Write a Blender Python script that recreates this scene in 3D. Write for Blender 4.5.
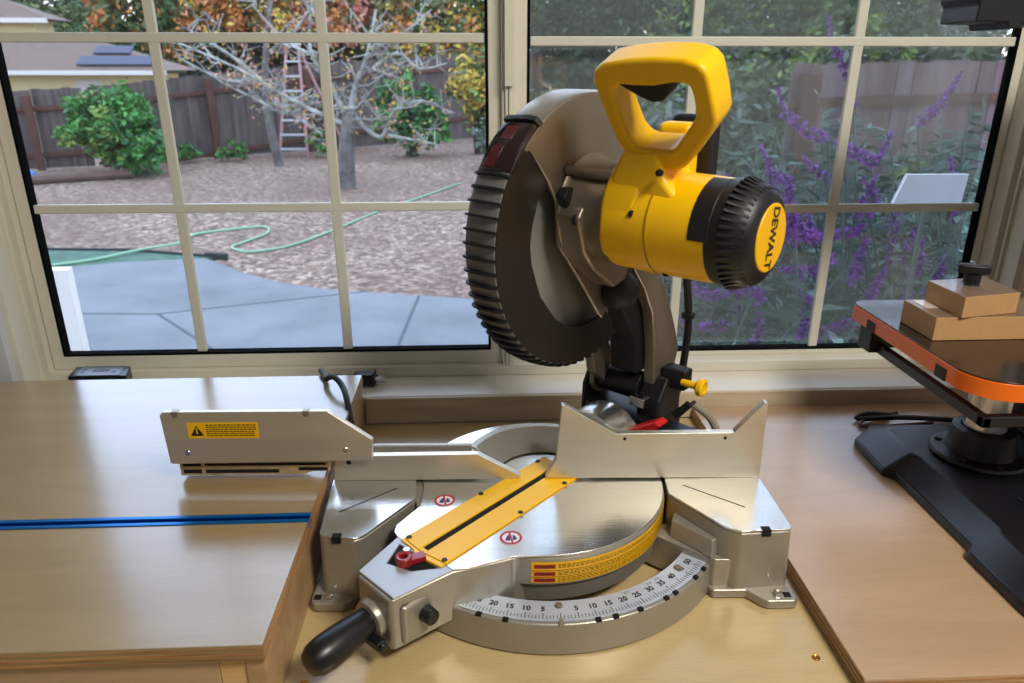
import bpy, bmesh, math, random
from mathutils import Vector, Matrix
for o in list(bpy.data.objects): bpy.data.objects.remove(o)
SC = bpy.context.scene; COL = SC.collection
PI = math.pi; R = math.radians
random.seed(7)

# ---------------------------------------------------------------- camera
cam_d = bpy.data.cameras.new('camera'); cam = bpy.data.objects.new('camera', cam_d); COL.objects.link(cam)
cam_d.sensor_width = 36; cam_d.lens = 735 / 1024 * 36; cam_d.clip_start = .02; cam_d.clip_end = 300
P, YW = R(20.6), R(2.6)
fw = Vector((math.sin(YW)*math.cos(P), math.cos(YW)*math.cos(P), -math.sin(P)))
cam.location = (0, 0, .592); cam.rotation_euler = fw.to_track_quat('-Z', 'Y').to_euler()
cam_d.dof.use_dof = True; cam_d.dof.focus_distance = 1.0; cam_d.dof.aperture_fstop = 8
SC.camera = cam
# ---------------------------------------------------------------- world: bright overcast dusk sky
W = bpy.data.worlds.new('sky'); SC.world = W; W.use_nodes = True
nt = W.node_tree; nt.nodes.clear()
wo = nt.nodes.new('ShaderNodeOutputWorld'); bg = nt.nodes.new('ShaderNodeBackground')
tc = nt.nodes.new('ShaderNodeTexCoord'); sx = nt.nodes.new('ShaderNodeSeparateXYZ'); cr = nt.nodes.new('ShaderNodeValToRGB')
cr.color_ramp.elements[0].position = 0.0; cr.color_ramp.elements[0].color = (.95, .94, .95, 1)
cr.color_ramp.elements[1].position = .16; cr.color_ramp.elements[1].color = (.64, .81, 1.12, 1)
nt.links.new(tc.outputs['Generated'], sx.inputs[0]); nt.links.new(sx.outputs['Z'], cr.inputs[0])
nt.links.new(cr.outputs[0], bg.inputs[0]); nt.links.new(bg.outputs[0], wo.inputs[0]); bg.inputs[1].default_value = 3.7
# ---------------------------------------------------------------- room lights
def area(name, loc, target, size, sy, power, color):
    d = bpy.data.lights.new(name, 'AREA'); d.shape = 'RECTANGLE'; d.size = size; d.size_y = sy; d.energy = power; d.color = color
    o = bpy.data.objects.new(name, d); COL.objects.link(o); o.location = loc
    o.rotation_euler = (Vector(target) - Vector(loc)).to_track_quat('-Z', 'Y').to_euler(); return o
area('ceiling_light', (.75, -.15, 1.52), (.45, .3, 0), .6, .35, 36, (1, .95, .86))
# ---------------------------------------------------------------- exposure
vs = SC.view_settings; vs.view_transform = 'Standard'; vs.look = 'None'; vs.gamma = 1; vs.use_curve_mapping = False
vs.exposure = 0.0

# ================================================================ materials
def S(r, g, b):   # sRGB 0-255 -> linear
    return tuple(((c/255)/12.92 if c/255 <= .04045 else ((c/255+.055)/1.055)**2.4) for c in (r, g, b)) + (1,)
def mat(name, col, rough=.5, metal=0, coat=0, spec=.5, noise=0, scale=20, stretch=(1, 1, 1), col2=None, bump=0, bscale=200, coat_rough=.1, trans=0, aniso=0):
    m = bpy.data.materials.new(name); m.use_nodes = True; t = m.node_tree; b = t.nodes['Principled BSDF']
    b.inputs['Base Color'].default_value = col; b.inputs['Roughness'].default_value = rough; b.inputs['Metallic'].default_value = metal
    b.inputs['Coat Weight'].default_value = coat; b.inputs['Coat Roughness'].default_value = coat_rough; b.inputs['Specular IOR Level'].default_value = spec
    if trans: b.inputs['Transmission Weight'].default_value = trans
    if aniso: b.inputs['Anisotropic'].default_value = aniso
    if noise or col2 or bump:
        tcn = t.nodes.new('ShaderNodeTexCoord'); mp = t.nodes.new('ShaderNodeMapping'); mp.inputs['Scale'].default_value = stretch
        t.links.new(tcn.outputs['Object'], mp.inputs[0])
    if noise or col2:
        nz = t.nodes.new('ShaderNodeTexNoise'); nz.inputs['Scale'].default_value = scale; nz.inputs['Detail'].default_value = 6; nz.inputs['Roughness'].default_value = .6
        t.links.new(mp.outputs[0], nz.inputs['Vector'])
        rp = t.nodes.new('ShaderNodeValToRGB'); rp.color_ramp.elements[0].position = .32; rp.color_ramp.elements[1].position = .68
        c2 = col2 or tuple(min(1, c*(1+noise)) for c in col[:3]) + (1,)
        c1 = col if col2 else tuple(c*(1-noise) for c in col[:3]) + (1,)
        rp.color_ramp.elements[0].color = c1; rp.color_ramp.elements[1].color = c2
        t.links.new(nz.outputs['Fac'], rp.inputs[0]); t.links.new(rp.outputs[0], b.inputs['Base Color'])
    if bump:
        n2 = t.nodes.new('ShaderNodeTexNoise'); n2.inputs['Scale'].default_value = bscale; n2.inputs['Detail'].default_value = 4
        t.links.new(mp.outputs[0], n2.inputs['Vector']); bp = t.nodes.new('ShaderNodeBump'); bp.inputs['Strength'].default_value = bump; bp.inputs['Distance'].default_value = .002
        t.links.new(n2.outputs['Fac'], bp.inputs['Height']); t.links.new(bp.outputs[0], b.inputs['Normal'])
    return m
def wood(name, c1, c2, c3, rough=.3, coat=.5, scale=3, grain=14, rot=0, coat_rough=.12):
    """plywood face veneer: broad cathedral figure + fine grain along x"""
    m = bpy.data.materials.new(name); m.use_nodes = True; t = m.node_tree; b = t.nodes['Principled BSDF']
    N = t.nodes.new; L = t.links.new
    tcn = N('ShaderNodeTexCoord'); mp = N('ShaderNodeMapping'); mp.inputs['Scale'].default_value = (1, 5, 5); mp.inputs['Rotation'].default_value = (0, 0, rot)
    L(tcn.outputs['Object'], mp.inputs[0])
    n1 = N('ShaderNodeTexNoise'); n1.inputs['Scale'].default_value = scale; n1.inputs['Detail'].default_value = 3; n1.inputs['Distortion'].default_value = 1.2
    L(mp.outputs[0], n1.inputs['Vector'])
    mp2 = N('ShaderNodeMapping'); mp2.inputs['Scale'].default_value = (2, 60, 60); mp2.inputs['Rotation'].default_value = (0, 0, rot); L(tcn.outputs['Object'], mp2.inputs[0])
    n2 = N('ShaderNodeTexNoise'); n2.inputs['Scale'].default_value = grain; n2.inputs['Detail'].default_value = 5; L(mp2.outputs[0], n2.inputs['Vector'])
    r1 = N('ShaderNodeValToRGB'); e = r1.color_ramp.elements; e[0].position = .3; e[0].color = c1; e[1].position = .7; e[1].color = c2
    L(n1.outputs['Fac'], r1.inputs[0])
    mx = N('ShaderNodeMix'); mx.data_type = 'RGBA'; mx.blend_type = 'MIX'; 
    r2 = N('ShaderNodeValToRGB'); r2.color_ramp.elements[0].position = .45; r2.color_ramp.elements[0].color = (0, 0, 0, 1); r2.color_ramp.elements[1].position = .75; r2.color_ramp.elements[1].color = (.5, .5, .5, 1)
    L(n2.outputs['Fac'], r2.inputs[0]); L(r2.outputs[0], mx.inputs['Factor']); L(r1.outputs[0], mx.inputs['A']); mx.inputs['B'].default_value = c3
    L(mx.outputs['Result'], b.inputs['Base Color'])
    b.inputs['Roughness'].default_value = rough; b.inputs['Coat Weight'].default_value = coat; b.inputs['Coat Roughness'].default_value = coat_rough; b.inputs['Coat IOR'].default_value = 1.7
    return m
M = {}
M['ply'] = wood('birch_ply', S(150, 128, 88), S(164, 142, 102), S(140, 118, 80), rough=.3, coat=1, coat_rough=.19)
M['ply_deck'] = wood('birch_ply_deck', S(188, 164, 114), S(202, 178, 130), S(172, 144, 98), rough=.35, coat=.9, scale=2.2, coat_rough=.2)
M['ply_red'] = wood('beech_ply', S(174, 144, 112), S(186, 156, 124), S(162, 132, 100), rough=.38, coat=.9, scale=2.5, coat_rough=.22)
M['ply_side'] = wood('ply_side', S(168, 132, 92), S(190, 154, 112), S(146, 110, 74), rough=.45, coat=.15, scale=5, rot=R(90))
M['ply_edge'] = mat('ply_edge', S(120, 78, 46), .6, col2=S(196, 150, 98), scale=30, stretch=(.3, .3, 12))
M['pine'] = wood('pine_board', S(206, 166, 112), S(222, 184, 130), S(180, 134, 84), rough=.5, coat=.1, scale=4)
M['white_paint'] = mat('white_paint', S(226, 220, 208), .38, noise=.04, scale=8, bump=.1, bscale=60)
M['sill_face'] = mat('sill_face', S(188, 170, 140), .5, col2=S(212, 196, 168), scale=6, stretch=(1, 1, 8))
M['vinyl'] = mat('almond_vinyl', S(218, 214, 198), .4, noise=.03, scale=12)
M['grid'] = mat('muntin_vinyl', S(213, 211, 197), .4, noise=.02, scale=9)
M['drywall'] = mat('drywall', S(206, 208, 214), .8, noise=.03, scale=6, bump=.3, bscale=60)
M['gasket'] = mat('black_gasket', S(14, 14, 16), .95, spec=.05)
M['alu_cast'] = mat('cast_aluminium_paint', S(164, 158, 146), .36, metal=.55, noise=.04, scale=40, bump=.12, bscale=500)
M['alu_mach'] = mat('machined_aluminium', S(222, 220, 214), .2, metal=.92, noise=.04, scale=6, stretch=(1, 14, 1), bump=.06, bscale=30)
M['alu_fence'] = mat('fence_aluminium', S(214, 207, 192), .34, metal=.8, noise=.06, scale=5, stretch=(.6, 1, 9), bump=.05, bscale=60)
M['steel'] = mat('bright_steel', S(210, 212, 216), .2, metal=1)
M['scale_plate'] = mat('scale_plate', S(196, 206, 222), .35, metal=.35)
M['yellow'] = mat('yellow_plastic', S(250, 194, 0), .33, noise=.03, scale=30, spec=.5, bump=.05, bscale=900)
M['yellow_soft'] = mat('yellow_insert', S(244, 188, 8), .4)
M['label_yellow'] = mat('label_yellow', S(238, 180, 0), .35)
M['ink'] = mat('black_ink', S(24, 20, 18), .5)
M['ink_brown'] = mat('label_text', S(96, 64, 10), .5)
M['red'] = mat('red_label', S(206, 50, 18), .4)
M['red_part'] = mat('red_lever', S(200, 24, 14), .35)
M['crimson'] = mat('crimson_lever', S(150, 30, 34), .35, coat=.3)
M['black'] = mat('black_plastic', S(20, 20, 22), .42, noise=.1, scale=60, bump=.15, bscale=700)
M['rubber'] = mat('black_rubber', S(16, 16, 18), .55)
M['gloss_black'] = mat('gloss_black', S(18, 18, 20), .34)
M['hole'] = mat('dark_gap', S(6, 6, 6), .9)
M['guard'] = mat('smoked_guard', S(33, 28, 26), .3, noise=.15, scale=8)
M['rim'] = mat('guard_rim', S(126, 121, 118), .35, metal=.2)
M['bronze'] = mat('guard_metal', S(150, 138, 122), .34, metal=.7, noise=.05, scale=12)
M['blade'] = mat('saw_blade', S(150, 146, 142), .4, metal=.25, noise=.05, scale=10)
M['blue_ano'] = mat('blue_anodised', S(0, 120, 205), .3, metal=.7)
M['orange'] = mat('orange_paint', S(238, 108, 6), .35, coat=.3, noise=.03, scale=20)
M['tool_black'] = mat('tool_black', S(18, 19, 24), .4, noise=.08, scale=40, bump=.15, bscale=500)
M['tool_top'] = mat('tool_table_top', S(66, 54, 46), .16, metal=.55, noise=.2, scale=14)
M['mdf'] = mat('mdf', S(190, 146, 96), .65, noise=.04, scale=80, bump=.1, bscale=400)
M['mdf_top'] = mat('mdf_top', S(120, 98, 78), .35, noise=.2, scale=30, coat=.3)
M['brass'] = mat('brass', S(190, 140, 60), .3, metal=1)
M['concrete'] = mat('concrete', S(112, 116, 120), .75, col2=S(142, 145, 149), scale=1.6, bump=.3, bscale=8)
M['joint'] = mat('joint', S(70, 72, 76), .9)
M['fence_wood'] = mat('weathered_fence', S(70, 60, 58), .85, col2=S(118, 104, 96), scale=3, stretch=(4, 4, .35))
M['fence_rail'] = mat('fence_rail', S(96, 58, 46), .85, noise=.2, scale=6)
M['fence_red'] = mat('fence_redwood', S(104, 74, 72), .85, col2=S(140, 120, 128), scale=3, stretch=(4, 4, .35))
M['bark'] = mat('lichen_bark', S(104, 98, 96), .9, col2=S(206, 208, 198), scale=5)
M['bark_mid'] = mat('grey_bark', S(62, 56, 54), .9, col2=S(110, 104, 100), scale=6); M['bark_dark'] = mat('dark_bark', S(60, 52, 48), .9, noise=.3, scale=8)
M['roof'] = mat('brown_roof', S(126, 104, 90), .85, noise=.12, scale=3)
M['fascia'] = mat('fascia', S(226, 222, 214), .6)
M['stucco_y'] = mat('yellow_stucco', S(240, 224, 168), .8)
M['panel'] = mat('solar_panel', S(52, 56, 74), .6)
M['turf'] = mat('turf', S(52, 88, 72), .9, col2=S(84, 124, 96), scale=9)
M['edging'] = mat('edging', S(26, 30, 30), .8)
M['hose'] = mat('pale_green_hose', S(150, 196, 156), .5)
M['blue_plastic'] = mat('blue_plastic', S(60, 140, 215), .4)
M['ladder_al'] = mat('ladder_aluminium', S(214, 214, 218), .4, metal=.3)
M['ladder_red'] = mat('ladder_rail', S(190, 140, 138), .5)
M['log'] = mat('log_edge', S(110, 86, 74), .9, noise=.2, scale=5)
M['stem'] = mat('sage_stem', S(110, 130, 116), .7)
M['sage'] = mat('sage_leaf', S(70, 100, 84), .7)
M['sage2'] = mat('sage_leaf_pale', S(116, 140, 128), .7)
M['purple'] = mat('purple_flower', S(184, 76, 214), .7)
M['purple2'] = mat('violet_flower', S(140, 46, 172), .7)
for k, c in dict(lf_dk=(46, 62, 40), lf_gr=(74, 98, 54), lf_lt=(118, 140, 66), lf_ye=(190, 160, 64), lf_or=(184, 120, 62), lf_pk=(196, 132, 118), lf_ev=(50, 64, 52), lf_br=(70, 130, 52), lf_b2=(48, 96, 44), lf_ol=(104, 104, 66), lf_sg=(110, 124, 112)).items():
    M[k] = mat(k, S(*c), .7)
# ground of wood chips and leaf litter
def chips():
    m = bpy.data.materials.new('wood_chip_ground'); m.use_nodes = True; t = m.node_tree; b = t.nodes['Principled BSDF']; N = t.nodes.new; L = t.links.new
    tcn = N('ShaderNodeTexCoord'); v = N('ShaderNodeTexVoronoi'); v.inputs['Scale'].default_value = 24; L(tcn.outputs['Object'], v.inputs['Vector'])
    rp = N('ShaderNodeValToRGB'); e = rp.color_ramp.elements; e[0].position = 0; e[0].color = S(80, 64, 58); e[1].position = 1; e[1].color = S(214, 194, 182)
    x = rp.color_ramp.elements.new(.35); x.color = S(128, 104, 94); x = rp.color_ramp.elements.new(.7); x.color = S(156, 130, 120)
    sp = N('ShaderNodeSeparateColor'); L(v.outputs['Color'], sp.inputs[0]); L(sp.outputs[0], rp.inputs[0])
    nz = N('ShaderNodeTexNoise'); nz.inputs['Scale'].default_value = .35; nz.inputs['Detail'].default_value = 4; L(tcn.outputs['Object'], nz.inputs['Vector'])
    r2 = N('ShaderNodeValToRGB'); r2.color_ramp.elements[0].position = .42; r2.color_ramp.elements[0].color = (0, 0, 0, 1); r2.color_ramp.elements[1].position = .62; r2.color_ramp.elements[1].color = (.55, .55, .55, 1)
    L(nz.outputs['Fac'], r2.inputs[0]); mx = N('ShaderNodeMix'); mx.data_type = 'RGBA'; L(r2.outputs[0], mx.inputs['Factor']); L(rp.outputs[0], mx.inputs['A']); mx.inputs['B'].default_value = S(122, 88, 74)
    L(mx.outputs['Result'], b.inputs['Base Color']); b.inputs['Roughness'].default_value = .9
    return m
M['chips'] = chips()
def glassmat(name, haze, hcol, gl=1.0):
    m = bpy.data.materials.new(name); m.use_nodes = True; t = m.node_tree; t.nodes.clear(); N = t.nodes.new; L = t.links.new
    o = N('ShaderNodeOutputMaterial'); tr = N('ShaderNodeBsdfTransparent'); g = N('ShaderNodeBsdfGlossy'); g.inputs['Roughness'].default_value = .02
    fr = N('ShaderNodeFresnel'); fr.inputs[0].default_value = 1.35; a = N('ShaderNodeMixShader'); L(fr.outputs[0], a.inputs[0]); L(tr.outputs[0], a.inputs[1]); L(g.outputs[0], a.inputs[2])
    last = a
    if haze:
        d = N('ShaderNodeBsdfDiffuse'); d.inputs[0].default_value = hcol; b = N('ShaderNodeMixShader'); b.inputs[0].default_value = haze
        L(a.outputs[0], b.inputs[1]); L(d.outputs[0], b.inputs[2]); last = b
    L(last.outputs[0], o.inputs[0]); return m
M['glass'] = glassmat('window_glass', .012, (.6, .6, .6, 1))
M['screen'] = glassmat('insect_screen', .30, S(120, 130, 128))
M['window_red'] = mat('dark_tinted_plastic', S(30, 14, 16), .12, coat=.6)

def dim(names, k):
    for nm in names:
        t = M[nm].node_tree
        for n in t.nodes:
            if n.type == 'VALTORGB' and not (len(n.color_ramp.elements) == 2 and n.color_ramp.elements[0].color[0] == 0):
                for e in n.color_ramp.elements: e.color = tuple(c*k for c in e.color[:3]) + (1,)
            if n.type == 'BSDF_PRINCIPLED' : n.inputs['Base Color'].default_value = tuple(c*k for c in n.inputs['Base Color'].default_value[:3]) + (1,)
            if n.type == 'MIX': n.inputs['B'].default_value = tuple(c*k for c in n.inputs['B'].default_value[:3]) + (1,)
dim(['chips', 'concrete', 'fence_wood', 'fence_rail', 'fence_red', 'bark', 'bark_dark', 'roof', 'fascia', 'stucco_y', 'turf', 'hose', 'log', 'ladder_al', 'ladder_red', 'stem', 'sage', 'sage2', 'purple', 'purple2', 'blue_plastic'] + [k for k in M if k.startswith('lf_')], .62)
dim(['chips', 'concrete'], .88); dim([k for k in M if k.startswith('lf_')], 1.45)
for n_ in M['chips'].node_tree.nodes:
    if n_.type == 'VALTORGB' and len(n_.color_ramp.elements) > 2:
        for e_ in n_.color_ramp.elements: c_ = e_.color; e_.color = (c_[0]*1.08, c_[1]*1.0, c_[2]*.82, 1)
# ================================================================ mesh helpers
class MB:
    def __init__(s): s.bm = bmesh.new(); s.mi = 0
    def f(s, vs):
        try: f = s.bm.faces.new(vs); f.material_index = s.mi; return f
        except ValueError: return None
    def v(s, p): return s.bm.verts.new(p)
    def box(s, c, d, rot=None):
        x, y, z = [k/2 for k in d]; mt = rot or Matrix()
        vs = [s.v(Vector(c) + (mt @ Vector((sx*x, sy*y, sz*z)))) for sz in (-1, 1) for sy in (-1, 1) for sx in (-1, 1)]
        for q in ((0, 2, 3, 1), (4, 5, 7, 6), (0, 1, 5, 4), (2, 6, 7, 3), (0, 4, 6, 2), (1, 3, 7, 5)): s.f([vs[i] for i in q])
        return s
    def b2(s, lo, hi): return s.box([(a+b)/2 for a, b in zip(lo, hi)], [b-a for a, b in zip(lo, hi)])
    def prism(s, pts, a, b, ax='z', pts2=None):
        def mk(p, h): return {'z': (p[0], p[1], h), 'y': (p[0], h, p[1]), 'x': (h, p[0], p[1])}[ax]
        A = [s.v(mk(p, a)) for p in pts]; B = [s.v(mk(p, b)) for p in (pts2 or pts)]
        s.f(A[::-1]); s.f(B); n = len(A)
        for i in range(n): s.f([A[i], A[(i+1) % n], B[(i+1) % n], B[i]])
        return s
    def ring(s, outer, inner, a, b, ax='z'):
        def mk(p, h): return {'z': (p[0], p[1], h), 'y': (p[0], h, p[1]), 'x': (h, p[0], p[1])}[ax]
        n = len(outer); r = [[s.v(mk(p, h)) for p in L] for L, h in ((outer, a), (inner, a), (outer, b), (inner, b))]
        for i in range(n):
            j = (i+1) % n
            s.f([r[0][i], r[1][i], r[1][j], r[0][j]]); s.f([r[2][i], r[2][j], r[3][j], r[3][i]])
            s.f([r[0][i], r[0][j], r[2][j], r[2][i]]); s.f([r[1][i], r[3][i], r[3][j], r[1][j]])
        return s
    def lathe(s, prof, o=(0, 0, 0), ax=(0, 0, 1), seg=48, a0=0, a1=360, closed=False, ref=None):
        o = Vector(o); ax = Vector(ax).normalized()
        u = Vector(ref) if ref else (Vector((1, 0, 0)) if abs(ax.x) < .9 else Vector((0, 1, 0)))
        u = (u - ax*u.dot(ax)).normalized(); w = ax.cross(u)
        full = abs(a1-a0) >= 360; n = seg if full else seg+1; rows = []
        for i in range(n):
            t = R(a0 + (a1-a0)*i/seg)
            rows.append([s.v(o + ax*h + (u*math.cos(t)+w*math.sin(t))*r) for r, h in prof])
        m = len(prof)
        for i in range(seg):
            A, B = rows[i], rows[(i+1) % n]
            for k in range(m if closed else m-1): s.f([A[k], B[k], B[(k+1) % m], A[(k+1) % m]])
        if not full and closed: s.f(rows[0]); s.f(rows[-1][::-1])
        bmesh.ops.remove_doubles(s.bm, verts=[v for r in rows for v in r if v.is_valid], dist=1e-6)
        return s
    def cyl(s, p0, p1, r0, r1=None, seg=20):
        p0, p1 = Vector(p0), Vector(p1); h = (p1-p0).length; r1 = r0 if r1 is None else r1
        return s.lathe([(0, 0), (r0, 0), (r1, h), (0, h)], p0, p1-p0, seg)
    def tube(s, pts, r, seg=8, taper=None, smooth=True):
        pts = [Vector(p) for p in pts]
        if smooth and len(pts) > 2:
            q = []
            for i in range(len(pts)-1):
                p0, p1, p2, p3 = pts[max(i-1, 0)], pts[i], pts[i+1], pts[min(i+2, len(pts)-1)]
                for k in range(5):
                    t = k/5; q.append(.5*((2*p1)+(p2-p0)*t+(2*p0-5*p1+4*p2-p3)*t*t+(3*p1-p0-3*p2+p3)*t**3))
            pts = q + [pts[-1]]
        n = len(pts); prev = None; up = Vector((0, 0, 1))
        for i, p in enumerate(pts):
            d = (pts[min(i+1, n-1)] - pts[max(i-1, 0)]).normalized()
            if i == 0: u = d.cross(up if abs(d.z) < .95 else Vector((1, 0, 0))).normalized()
            else: u = (u - d*u.dot(d)).normalized()
            w = d.cross(u); rr = r if taper is None else r + (taper-r)*i/(n-1)
            row = [s.v(p + (u*math.cos(2*PI*k/seg) + w*math.sin(2*PI*k/seg))*rr) for k in range(seg)]
            if prev:
                for k in range(seg): s.f([prev[k], prev[(k+1) % seg], row[(k+1) % seg], row[k]])
            else: s.f(row[::-1])
            prev = row
        s.f(prev); return s
    def sphere(s, c, r, seg=20, sc=(1, 1, 1)):
        n = seg//2; prof = [(max(0, math.sin(PI*i/n))*r, -math.cos(PI*i/n)*r) for i in range(n+1)]
        k = len(s.bm.verts); s.lathe(prof, (0, 0, 0), (0, 0, 1), seg); s.bm.verts.ensure_lookup_table()
        for v in list(s.bm.verts)[k:]: v.co = Vector((v.co.x*sc[0], v.co.y*sc[1], v.co.z*sc[2])) + Vector(c)
        return s
    def quad(s, p, u, w):
        p, u, w = Vector(p), Vector(u), Vector(w); s.f([s.v(p-u-w), s.v(p+u-w), s.v(p+u+w), s.v(p-u+w)]); return s
    def build(s, name, m, parent=None, Mx=None, bevel=0, seg=2, ang=35, flat=False):
        if Mx is not None: bmesh.ops.transform(s.bm, matrix=Mx, verts=s.bm.verts)
        bmesh.ops.recalc_face_normals(s.bm, faces=s.bm.faces)
        if not flat:
            for f in s.bm.faces: f.smooth = True
            for e in s.bm.edges:
                if len(e.link_faces) == 2: e.smooth = e.calc_face_angle(0) < R(ang)
        me = bpy.data.meshes.new(name); s.bm.to_mesh(me); s.bm.free()
        for mm in (m if isinstance(m, (list, tuple)) else [m]): me.materials.append(mm)
        o = bpy.data.objects.new(name, me); COL.objects.link(o); o.parent = parent
        if bevel:
            bv = o.modifiers.new('bevel', 'BEVEL'); bv.width = bevel; bv.segments = seg; bv.limit_method = 'ANGLE'; bv.angle_limit = R(30); bv.harden_normals = True
        return o
def tag(o, label=None, cat=None, group=None, kind=None):
    if label: o['label'] = label
    if cat: o['category'] = cat
    if group: o['group'] = group
    if kind: o['kind'] = kind
    return o
def empty(name, loc, rz=0):
    o = bpy.data.objects.new(name, None); COL.objects.link(o); o.location = loc; o.rotation_euler = (0, 0, rz); o.empty_display_size = .05; return o
def struct(name, mb, m, parent=None, **k):
    o = mb.build(name, m, parent, **k); o['kind'] = 'structure'; return o
def arc(cx, cy, r, a0, a1, n): return [(cx+r*math.cos(R(a0+(a1-a0)*i/n)), cy+r*math.sin(R(a0+(a1-a0)*i/n))) for i in range(n+1)]
def text_bm(txt, size, bold=0.0):
    c = bpy.data.curves.new('t', 'FONT'); c.body = txt; c.size = size; c.align_x = 'CENTER'; c.align_y = 'CENTER'; c.resolution_u = 3; c.offset = bold
    o = bpy.data.objects.new('t', c); COL.objects.link(o)
    dg = bpy.context.evaluated_depsgraph_get(); me = bpy.data.meshes.new_from_object(o.evaluated_get(dg))
    bpy.data.objects.remove(o); bpy.data.curves.remove(c); return me
def add_text(mb, txt, size, Mx=None, fn=None, bold=0):
    me = text_bm(txt, size, bold); vs = []
    for v in me.vertices:
        p = v.co.copy()
        if fn: p = Vector(fn(p.x, p.y))
        if Mx is not None: p = Mx @ p
        vs.append(mb.v(p))
    for f in me.polygons: mb.f([vs[i] for i in f.vertices])
    bpy.data.meshes.remove(me)

# ================================================================ ROOM
WY0, WY1 = 1.19, 1.37          # inside and outside face of the window wall
WXL, WXR, WZB, WZT = -.80, .95, .05, 1.25
m = MB()
m.b2((-2, WY0, -.9), (WXL, WY1, 1.56)); m.b2((WXR, WY0, -.9), (1.75, WY1, 1.56)); m.b2((WXL, WY0, WZT), (WXR, WY1, 1.56)); m.b2((WXL, WY0, -.9), (WXR, WY1, .03))
struct('wall_back', m, M['drywall'])
struct('wall_left', MB().b2((-2.1, -2.5, -.9), (-2, WY1, 1.56)), M['drywall'])
struct('wall_right', MB().b2((1.75, -2.5, -.9), (1.85, WY1, 1.56)), M['drywall'])
struct('wall_front', MB().b2((-2.1, -2.6, -.9), (1.85, -2.5, 1.56)), M['drywall'])
struct('ceiling', MB().b2((-2.1, -2.6, 1.56), (1.85, WY1, 1.64)), mat('ceiling_paint', S(224, 220, 212), .8, noise=.02))
struct('floor', MB().b2((-2.1, -2.6, -.98), (1.85, WY1, -.9)), mat('garage_floor', S(120, 116, 110), .6, noise=.1, scale=4))
struct('trim_1', MB().b2((WXL+.001, 1.178, .030), (WXR-.001, 1.368, .050)), M['white_paint'], bevel=.002)        # sill board
struct('trim_2', MB().b2((-.203, 1.171, .0005), (1.72, 1.1775, .049)), M['sill_face'], bevel=.0015)       # board under the sill

# window frame --------------------------------------------------
wf = empty('window_1', (0, 0, 0)); wf['kind'] = 'structure'
def rect_ring(mb, x0, x1, z0, z1, w, y0, y1):
    mb.ring([(x0, z0), (x1, z0), (x1, z1), (x0, z1)], [(x0+w, z0+w), (x1-w, z0+w), (x1-w, z1-w), (x0+w, z1-w)], y0, y1, 'y')
m = MB()
for w_, a_, b_ in ((.010, 1.205, 1.245), (.016, 1.245, 1.250), (.008, 1.250, 1.262)):
    m.b2((WXL, a_, WZB+.0005), (WXL+w_, b_, WZT)); m.b2((WXR-w_, a_, WZB+.0005), (WXR, b_, WZT)); m.b2((WXL+w_, a_, WZT-w_), (WXR-w_, b_, WZT))
rect_ring(m, WXL, WXR, WZB+.0005, WZT, .020, 1.262, 1.294); rect_ring(m, WXL, WXR, WZB+.0005, WZT, .009, 1.294, 1.36)
m.b2((.0412, 1.2625, WZB+.020), (.0615, 1.345, WZT-.02))
m.build('window_frame', M['vinyl'], wf, bevel=.0012)
m = MB(); m.b2((.046, 1.257, .074), (.0505, 1.2620, WZT-.02)); m.b2((.052, 1.257, .074), (.055, 1.2620, WZT-.02)); m.b2((.045, 1.250, .56), (.060, 1.2568, .72))
m.build('interlock_strip', M['vinyl'], wf, bevel=.001)
def sash(name, x0, x1, z0, z1, y, bars_x, bars_z, bt=.026):
    w = empty(name, (0, 0, 0)); w['kind'] = 'structure'
    m = MB(); m.ring([(x0, z0), (x1, z0), (x1, z1), (x0, z1)], [(x0+.022, z0+bt), (x1-.022, z0+bt), (x1-.022, z1-.026), (x0+.022, z1-.026)], y-.014, y+.0045, 'y'); m.build('sash_frame', M['vinyl'], w, bevel=.002)
    m = MB(); g1, g2 = .0222, .0262; m.ring([(x0+g1, z0+bt), (x1-g1, z0+bt), (x1-g1, z1-.0262), (x0+g1, z1-.0262)], [(x0+g2, z0+bt+.004), (x1-g2, z0+bt+.004), (x1-g2, z1-.031), (x0+g2, z1-.031)], y-.0145, y+.0040, 'y'); m.build('gasket', M['gasket'], w)
    m = MB(); q = .0240; qb = bt+.0015; m.b2((x0+q, y-.003, z0+qb), (x1-q, y+.003, z1-.028)); m.build('glass_pane', M['glass'], w)
    for bx in bars_x:
        m = MB(); m.b2((bx-.0085, y-.012, z0+bt+.0042), (bx+.0085, y-.0035, z1-.031)); m.build('muntin', M['grid'], w, bevel=.002)
    for bz in bars_z:
        m = MB(); m.b2((x0+.0265, y-.0125, bz-.0075), (x1-.0265, y-.0033, bz+.0075)); m.build('muntin', M['grid'], w, bevel=.002)
    return w
sash('window_2', -.779, .0405, .0705, 1.229, 1.29, (-.51, -.245), (.363, .633, .903))
ws = sash('window_3', .0620, .936, .0600, 1.238, 1.31, (.365, .640), (.350, .629, .903), .0195)
MB().b2((.084, 1.338, .082), (.915, 1.3385, 1.21)).build('insect_screen', M['screen'], ws)
# jamb boards on the right side of the window
m = MB(); m.b2((.9355, 1.19, .051), (.9485, 1.2045, 1.24)); struct('trim_3', m, mat('jamb_wood', S(150, 132, 108), .5, noise=.1, scale=9, stretch=(1, 1, .3)), bevel=.001)

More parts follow.
